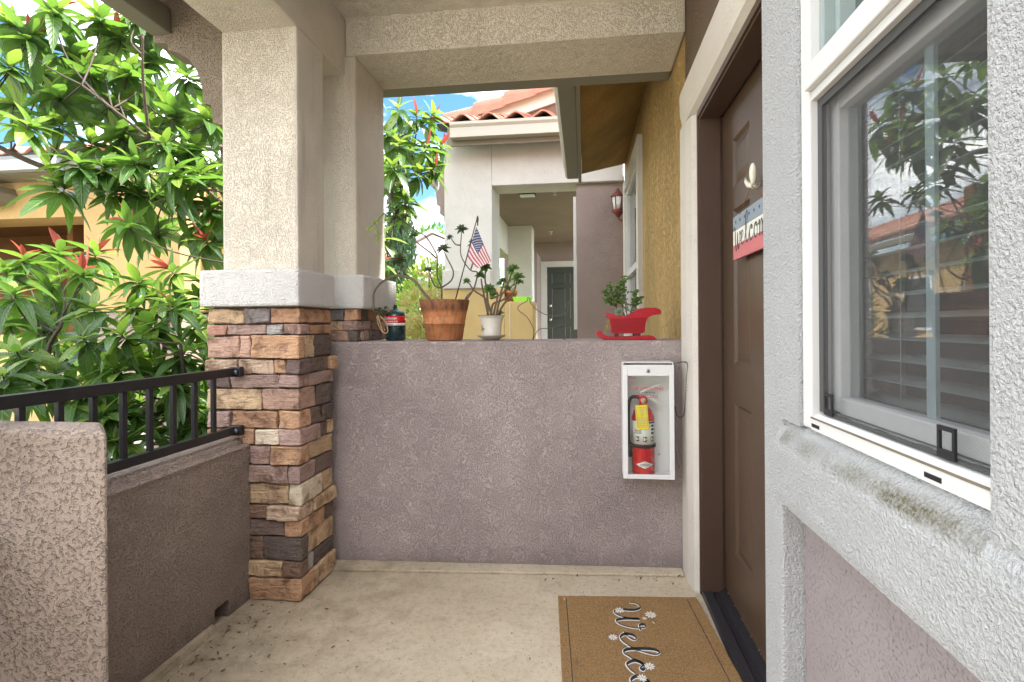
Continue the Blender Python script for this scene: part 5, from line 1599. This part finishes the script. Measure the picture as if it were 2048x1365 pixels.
# ================================================================== TREE AND SHRUBS
rg = random.Random(42)
LEAF = [leaf_mesh('leaf', M['leaf'], 1, w_, c_, f_, 6, serr=.06) for w_, c_, f_ in ((.29, .25, .12), (.32, .38, .16), (.27, .05, .10), (.31, .55, .18), (.33, .15, .34), (.25, .75, .2), (.28, -.08, .14), (.26, .3, .42))]
LEAFN = [leaf_mesh('leaf', M['leaf_new'], 1, w_, c_, f_, 6, serr=.06) for w_, c_, f_ in ((.33, .14, .14), (.37, .28, .18))]
LEAFR = [leaf_mesh('leaf', M['leaf_red'], 1, w_, c_, f_, 6, serr=.05) for w_, c_, f_ in ((.26, .05, .3), (.30, .15, .25))]
class Plant:
    def __init__(s, name, loc, label, cat, group=None):
        s.t = thing(name, loc, label, cat, group)
        s.leaves = []
        s.nodes = []
        s.twigs = MB()
    def branch(s, name, pts, r0, r1):
        sp = spline(pts, 6)
        MB().tube(sp, [r0 + (r1 - r0) * i / (len(sp) - 1) for i in range(len(sp))], 9).build(name, M['bark'], s.t)
        s.nodes += sp[3:]
    def whorl(s, p, ax=None, n=14, L_=.19, red=0, new=.25):
        p = Vector(p)
        near = min(s.nodes, key=lambda q: ((q - p).length + (0.3 if q.z > p.z else 0)) * rg.uniform(.8, 1.6))
        if ax is None:
            ax = (p - near); ax.z = max(ax.z, .1) + .35 * ax.length + .05
            ax = ax.normalized() + Vector((rg.uniform(-.35, .35), rg.uniform(-.35, .35), .45))
        ax = Vector(ax).normalized()
        mid = near.lerp(p, .55) - Vector((0, 0, .10 * (p - near).length)) + Vector((rg.uniform(-.04, .04), rg.uniform(-.04, .04), 0))
        sp = spline([near, mid, p - ax * .09, p + ax * .02], 4)
        k = len(sp)
        s.twigs.tube(sp, [.0062 - .0034 * i / (k - 1) for i in range(k)], 5)
        u = ax.orthogonal().normalized(); v = ax.cross(u)
        a0 = rg.uniform(0, 6.28)
        for i in range(n):
            t = i / (n - 1)
            a = a0 + i * 2.39996
            e = -.45 + 1.35 * t ** 1.3 + rg.uniform(-.15, .15)
            d = (u * math.cos(a) + v * math.sin(a)) * math.cos(e) + ax * math.sin(e)
            d += Vector((0, 0, -.22 * (1 - t)))
            sz = L_ * (1.05 - .5 * t) * rg.uniform(.62, 1.15)
            base = p - ax * .055 * (1 - t)
            pool = LEAF
            if t > .72 and rg.random() < new * 2: pool = LEAFN
            elif rg.random() < new * .35: pool = LEAFN
            if red > 1 and t > .88: pool = LEAFR
            s.leaves.append((rg.choice(pool), Matrix.Translation(base) @ basis(d, ax + Vector((0, 0, .6)), sz), (base - CAM).length))
        if red:
            for i in range((red + 2) // 3):
                a = rg.uniform(0, 6.28)
                d = (u * math.cos(a) + v * math.sin(a)) * .35 + ax
                s.leaves.append((rg.choice(LEAFR), Matrix.Translation(p) @ basis(d, u, L_ * rg.uniform(.4, .7)), (p - CAM).length * .5))
    def in_view(s, mw):
        q = mw @ Vector((0, .6, 0)) - CAM
        dz = q.dot(FW)
        if dz < .2: return False
        x, y = PX + F * q.dot(R2) / dz, PY - F * q.dot(U2) / dz
        return -40 < x < 450 and y > -60 or (745 < x < 930 and 150 < y < 700)
    def finish(s, maxn=300):
        """the leaves that show largest are parts; the rest join into one part"""
        vis = sorted([l for l in s.leaves if s.in_view(l[1])], key=lambda l: l[2])
        parts = vis[:maxn]
        ids = {id(l) for l in parts}
        for me_, mw, _ in parts: link_mesh('leaf', me_, s.t, mw)
        rest = [l for l in s.leaves if id(l) not in ids]
        for k_, mm in (('leaf', M['leaf']), ('leaf_new', M['leaf_new']), ('leaf_red', M['leaf_red'])):
            rr_ = [l for l in rest if l[0].materials[0] == mm]
            if not rr_: continue
            vs, fs, uvs = [], [], []
            o0 = origin(s.t)
            for me_, mw, _ in rr_:
                n0 = len(vs)
                vs += [(mw @ v.co - o0) for v in me_.vertices]
                fs += [[n0 + i for i in p.vertices] for p in me_.polygons]
                uvs += [tuple(d_.uv) for d_ in me_.uv_layers[0].data]
            me2 = bpy.data.meshes.new('foliage')
            me2.from_pydata(vs, [], fs)
            me2.materials.append(mm)
            ul = me2.uv_layers.new(name='UVMap')
            ul.data.foreach_set('uv', [q_ for u_ in uvs for q_ in u_])
            for p in me2.polygons: p.use_smooth = True
            ob = bpy.data.objects.new({'leaf': 'foliage', 'leaf_new': 'young_foliage', 'leaf_red': 'red_foliage'}[k_], me2)
            COL.objects.link(ob); ob.parent = s.t
            tag(ob, kind='stuff')
        s.twigs.build('twigs', M['twig'], s.t, kind='stuff')

tree = Plant('broadleaf_tree', (-2.75, 4.7, -.2), 'tall broadleaf tree with whorled glossy leaves and red new shoots behind the column', 'tree')
tree.branch('trunk', [(-2.75, 4.7, -.2), (-2.72, 4.66, .6), (-2.66, 4.6, 1.3), (-2.68, 4.55, 1.7)], .10, .065)
tree.branch('branch', [(-2.68, 4.55, 1.65), (-2.85, 4.0, 2.0), (-2.95, 3.6, 2.25), (-3.1, 3.2, 2.55), (-3.3, 2.9, 2.8)], .026, .006)
tree.branch('branch', [(-2.9, 3.8, 2.1), (-3.3, 3.4, 2.2), (-3.7, 3.0, 2.3), (-4.0, 2.7, 2.5)], .032, .012)
tree.branch('branch', [(-2.68, 4.55, 1.7), (-2.4, 4.3, 2.2), (-2.0, 4.0, 2.6), (-1.6, 3.9, 2.75), (-1.35, 3.85, 2.65)], .045, .012)
tree.branch('branch', [(-2.1, 4.1, 2.5), (-1.75, 3.9, 2.4), (-1.5, 3.7, 2.2), (-1.40, 3.6, 2.05)], .022, .010)
tree.branch('branch', [(-2.68, 4.55, 1.7), (-2.75, 4.5, 2.4), (-2.8, 4.3, 2.9), (-2.95, 4.0, 3.3)], .036, .006)
tree.branch('branch', [(-2.68, 4.55, 1.7), (-2.9, 4.9, 2.4), (-3.1, 5.2, 3.2), (-3.2, 5.4, 3.9)], .04, .012)
tree.branch('branch', [(-2.85, 4.0, 2.0), (-2.6, 3.5, 2.1), (-2.4, 3.1, 2.2), (-2.3, 2.9, 2.35)], .03, .012)
tree.branch('branch', [(-3.1, 3.2, 2.55), (-2.95, 3.0, 2.85), (-2.85, 2.9, 3.1)], .012, .006)
def W(pl, lst, **kw):
    for e in lst:
        x, y, Y = e[:3]
        pl.whorl(onY(x, y, Y), red=(e[3] if len(e) > 3 else 0), **kw)
W(tree, [(150, 105, 3.2, 1), (60, 70, 3.0, 2), (235, 70, 3.4, 2), (180, 145, 3.2), (300, 120, 3.5), (370, 150, 3.6), (110, 190, 3.1), (60, 250, 2.85), (230, 205, 3.3), (290, 190, 3.6), (350, 225, 3.5), (415, 235, 3.5),
          (160, 195, 3.4, 1), (120, 245, 3.1), (330, 285, 3.2), (270, 320, 3.1), (210, 335, 3.1), (400, 345, 3.3), (160, 325, 3.0), (130, 375, 3.0), (355, 395, 3.3), (425, 415, 3.4), (262, 440, 3.6, 2), (310, 460, 3.5, 1),
          (410, 480, 3.3, 2), (345, 345, 3.1), (185, 285, 3.2), (95, 140, 3.3), (20, 130, 2.9), (255, 145, 3.3), (310, 55, 3.5), (200, 35, 3.3), (345, 20, 3.5, 1), (110, 20, 3.1, 2), (385, 290, 3.4), (20, 40, 3.0, 1), (30, 200, 3.2),
          (300, 250, 3.4), (240, 270, 3.3), (430, 130, 3.7), (420, 60, 3.8), (280, 380, 3.3), (230, 380, 3.2), (390, 440, 3.5)], L_=.29, n=21)
W(tree, [(795, 215, 3.6), (832, 232, 3.7, 1), (866, 228, 3.8, 1), (800, 285, 3.6), (850, 295, 3.7, 1), (884, 290, 3.9, 3), (842, 345, 3.7), (868, 335, 3.8, 1), (800, 370, 3.6, 2), (812, 400, 3.6), (785, 330, 3.5), (825, 300, 3.9), (770, 260, 3.6)], L_=.23, n=14, new=.55)
W(tree, [(768, 520, 3.3, 3), (765, 470, 3.4)], L_=.21, n=10, new=.8)
for i in range(120):
    p = Vector((rg.uniform(-4.3, -1.9), rg.uniform(3.4, 6.0), rg.uniform(2.1, 4.1)))
    q = ((p.x + 3.0) / 1.5, (p.y - 4.5) / 1.7, (p.z - 3.0) / 1.15)
    if q[0] ** 2 + q[1] ** 2 + q[2] ** 2 > 1: continue
    d_ = p - CAM
    sx_ = PX + F * d_.dot(R2) / d_.dot(FW); sy_ = PY - F * d_.dot(U2) / d_.dot(FW)
    if -20 < sx_ < 270 and 300 < sy_ < 520: continue
    tree.whorl(p, n=15, L_=.25, new=.2)
tree.finish()

def shrub(name, loc, label, tips, stems_, L_=.235, new=.25, group=None):
    s = Plant(name, loc, label, 'shrub', group)
    for st_ in stems_: s.branch('stem', st_, .022, .008)
    for e in tips:
        p = onY(*e[:3])
        s.whorl(p, red=(e[3] if len(e) > 3 else 0), n=18, L_=L_, new=new)
    return s
sA = shrub('broadleaf_shrub', (-2.9, 2.6, -.2), 'whorled glossy shrub in front of the ochre house at the left edge with red tips',
    [(28, 585, 2.3), (48, 515, 2.6, 2), (165, 540, 2.6, 4), (186, 615, 2.4), (165, 675, 2.25), (100, 560, 2.8), (95, 650, 2.5), (34, 705, 2.1), (193, 505, 2.8, 3), (10, 540, 2.5), (20, 640, 2.6), (60, 780, 2.3), (110, 745, 2.2),
     (90, 610, 2.9), (130, 700, 2.7), (5, 750, 2.0), (120, 500, 2.9, 2), (70, 690, 2.8), (150, 600, 3.0)],
    [[(-2.9, 2.6, -.2), (-2.85, 2.6, .4), (-2.7, 2.55, .9), (-2.65, 2.5, 1.15)], [(-2.9, 2.6, -.2), (-3.0, 2.6, .5), (-2.95, 2.4, 1.0), (-2.75, 2.3, 1.2)], [(-2.85, 2.6, .2), (-2.6, 2.7, .8), (-2.5, 2.7, 1.2), (-2.45, 2.65, 1.35)]], new=.3)
for i in range(24): sA.whorl((rg.uniform(-3.6, -2.3), rg.uniform(2.6, 3.5), rg.uniform(.1, 1.2)), n=15, L_=.23)
sA.finish()
sB = shrub('broadleaf_shrub', (-2.1, 2.7, -.2), 'whorled glossy shrub pressed between the black railing and the stone pier',
    [(238, 665, 2.3), (258, 445, 3.0, 4), (340, 540, 2.8, 5), (345, 610, 2.6, 1), (300, 650, 2.5), (395, 650, 2.7, 1), (370, 700, 2.5), (230, 735, 2.3), (300, 740, 2.5), (350, 770, 2.4), (150, 790, 2.2), (250, 820, 2.3), (300, 850, 2.4),
     (380, 850, 2.6, 1), (340, 800, 2.6), (400, 800, 2.8), (230, 880, 2.2), (280, 700, 2.7), (320, 590, 2.9), (260, 610, 2.8), (395, 590, 2.9), (190, 720, 2.5), (200, 830, 2.2), (275, 560, 2.9), (410, 720, 2.7)],
    [[(-2.1, 2.7, -.2), (-2.1, 2.7, .3), (-2.0, 2.6, .7), (-1.95, 2.55, 1.0)], [(-2.1, 2.7, -.2), (-2.2, 2.6, .4), (-2.2, 2.5, .8), (-2.15, 2.4, 1.1)], [(-2.05, 2.7, .2), (-2.1, 2.9, .8), (-2.2, 2.9, 1.3), (-2.3, 2.95, 1.6)]], new=.35)
for i in range(22): sB.whorl((rg.uniform(-2.7, -1.8), rg.uniform(2.5, 3.3), rg.uniform(-.05, .8)), n=15, L_=.22)
sB.finish()

# ---- dense small-leaved plants beyond the opening
def leafy(name, loc, label, cat, m, blobs, n, size, stem_top, aspect=.45, upright=0.0, seed=1):
    t = thing(name, loc, label, cat)
    rr_ = random.Random(seed)
    vs, fs = [], []
    o0 = Vector(loc)
    tot = sum(b_[3] * b_[4] for b_ in blobs)
    for cx, cy, cz, rx, rz in blobs:
        for _ in range(int(n * rx * rz / tot)):
            th, ph = rr_.uniform(0, 6.283), math.acos(rr_.uniform(-1, 1))
            rad = rr_.uniform(.55, 1.0) ** .5 * rr_.uniform(.8, 1.08)
            nrm = Vector((math.sin(ph) * math.cos(th), math.sin(ph) * math.sin(th), math.cos(ph)))
            p = Vector((cx + nrm.x * rx * rad, cy + nrm.y * rx * rad, cz + nrm.z * rz * rad))
            d = (nrm * (1 - upright) + Vector((rr_.uniform(-.6, .6), rr_.uniform(-.6, .6), rr_.uniform(-.3, .8) + upright * 1.5))).normalized()
            x = d.cross(Vector((rr_.uniform(-1, 1), rr_.uniform(-1, 1), rr_.uniform(-1, 1)))).normalized()
            s_ = size * rr_.uniform(.6, 1.3)
            n0 = len(vs)
            vs += [p - o0, p + d * s_ * .5 + x * s_ * aspect * .5 - o0, p + d * s_ - o0, p + d * s_ * .5 - x * s_ * aspect * .5 - o0]
            fs.append((n0, n0 + 1, n0 + 2, n0 + 3))
    me_ = bpy.data.meshes.new('foliage')
    me_.from_pydata(vs, [], fs)
    me_.materials.append(m)
    ob = bpy.data.objects.new('foliage', me_)
    COL.objects.link(ob); ob.parent = t
    tag(ob, kind='stuff')
    MB().tube([loc, (loc[0] + .03, loc[1], (loc[2] + stem_top) / 2), (loc[0], loc[1], stem_top)], [.06, .045, .01], 7).build('trunk', M['bark'], t)
    return t
cy_ = [( -4.60 + .03 * math.sin(k * 2.1), 12.0, .5 + k * .42, .40 - .018 * max(0, k - 6), .42) for k in range(14)]
leafy('cypress_tree', (-4.6, 12.0, -.2), 'narrow dark green cypress seen through the opening', 'tree', M['cypress'], cy_, 11000, .12, 5.9, .35, .75, 3)
leafy('lime_shrub', (-2.9, 9.0, -.2), 'bright lime green shrub below the distant white house', 'shrub', M['shrub_lime'], [(-2.9, 9, 1.75, .42, .75), (-2.55, 9.1, 1.55, .4, .8), (-3.2, 8.9, 1.2, .45, .8), (-2.7, 8.9, .7, .6, .8)], 6500, .085, 2.2, .5, 0, 5)
leafy('pink_tipped_shrub', (-2.2, 6.6, -.2), 'pale green and pink leaved shrub behind the terracotta pot', 'shrub', M['shrub_pink'], [(-2.2, 6.6, 1.35, .36, .40), (-2.0, 6.5, 1.0, .35, .4), (-2.35, 6.6, .8, .4, .5), (-2.1, 6.5, .4, .5, .5)], 2600, .11, 1.4, .32, 0, 6)
leafy('green_shrub', (-2.15, 8.2, -.2), 'green shrub seen past the far porch column', 'shrub', M['shrub_lime'], [(-1.75, 8.4, 1.9, .35, .5), (-1.8, 8.3, 1.2, .4, .7), (-1.7, 8.0, 2.2, .25, .35)], 2600, .085, 2.0, .5, 0, 7)
for i, (x, y, h_, r_, lb_) in enumerate(((-9.5, 30, 7.5, 2.4, 'round green tree far behind the courtyard beside the white house'), (-14, 34, 8.5, 3.0, 'broad green tree farthest behind the courtyard houses'))):
    leafy('far_tree', (x, y, -.2), lb_, 'tree', M['leaf'], [(x, y, h_ * .62, r_, h_ * .36), (x + r_ * .6, y, h_ * .5, r_ * .7, h_ * .25), (x - r_ * .6, y + .5, h_ * .55, r_ * .7, h_ * .25)], 5000, .42, h_ * .6, .5, 0, 20 + i)
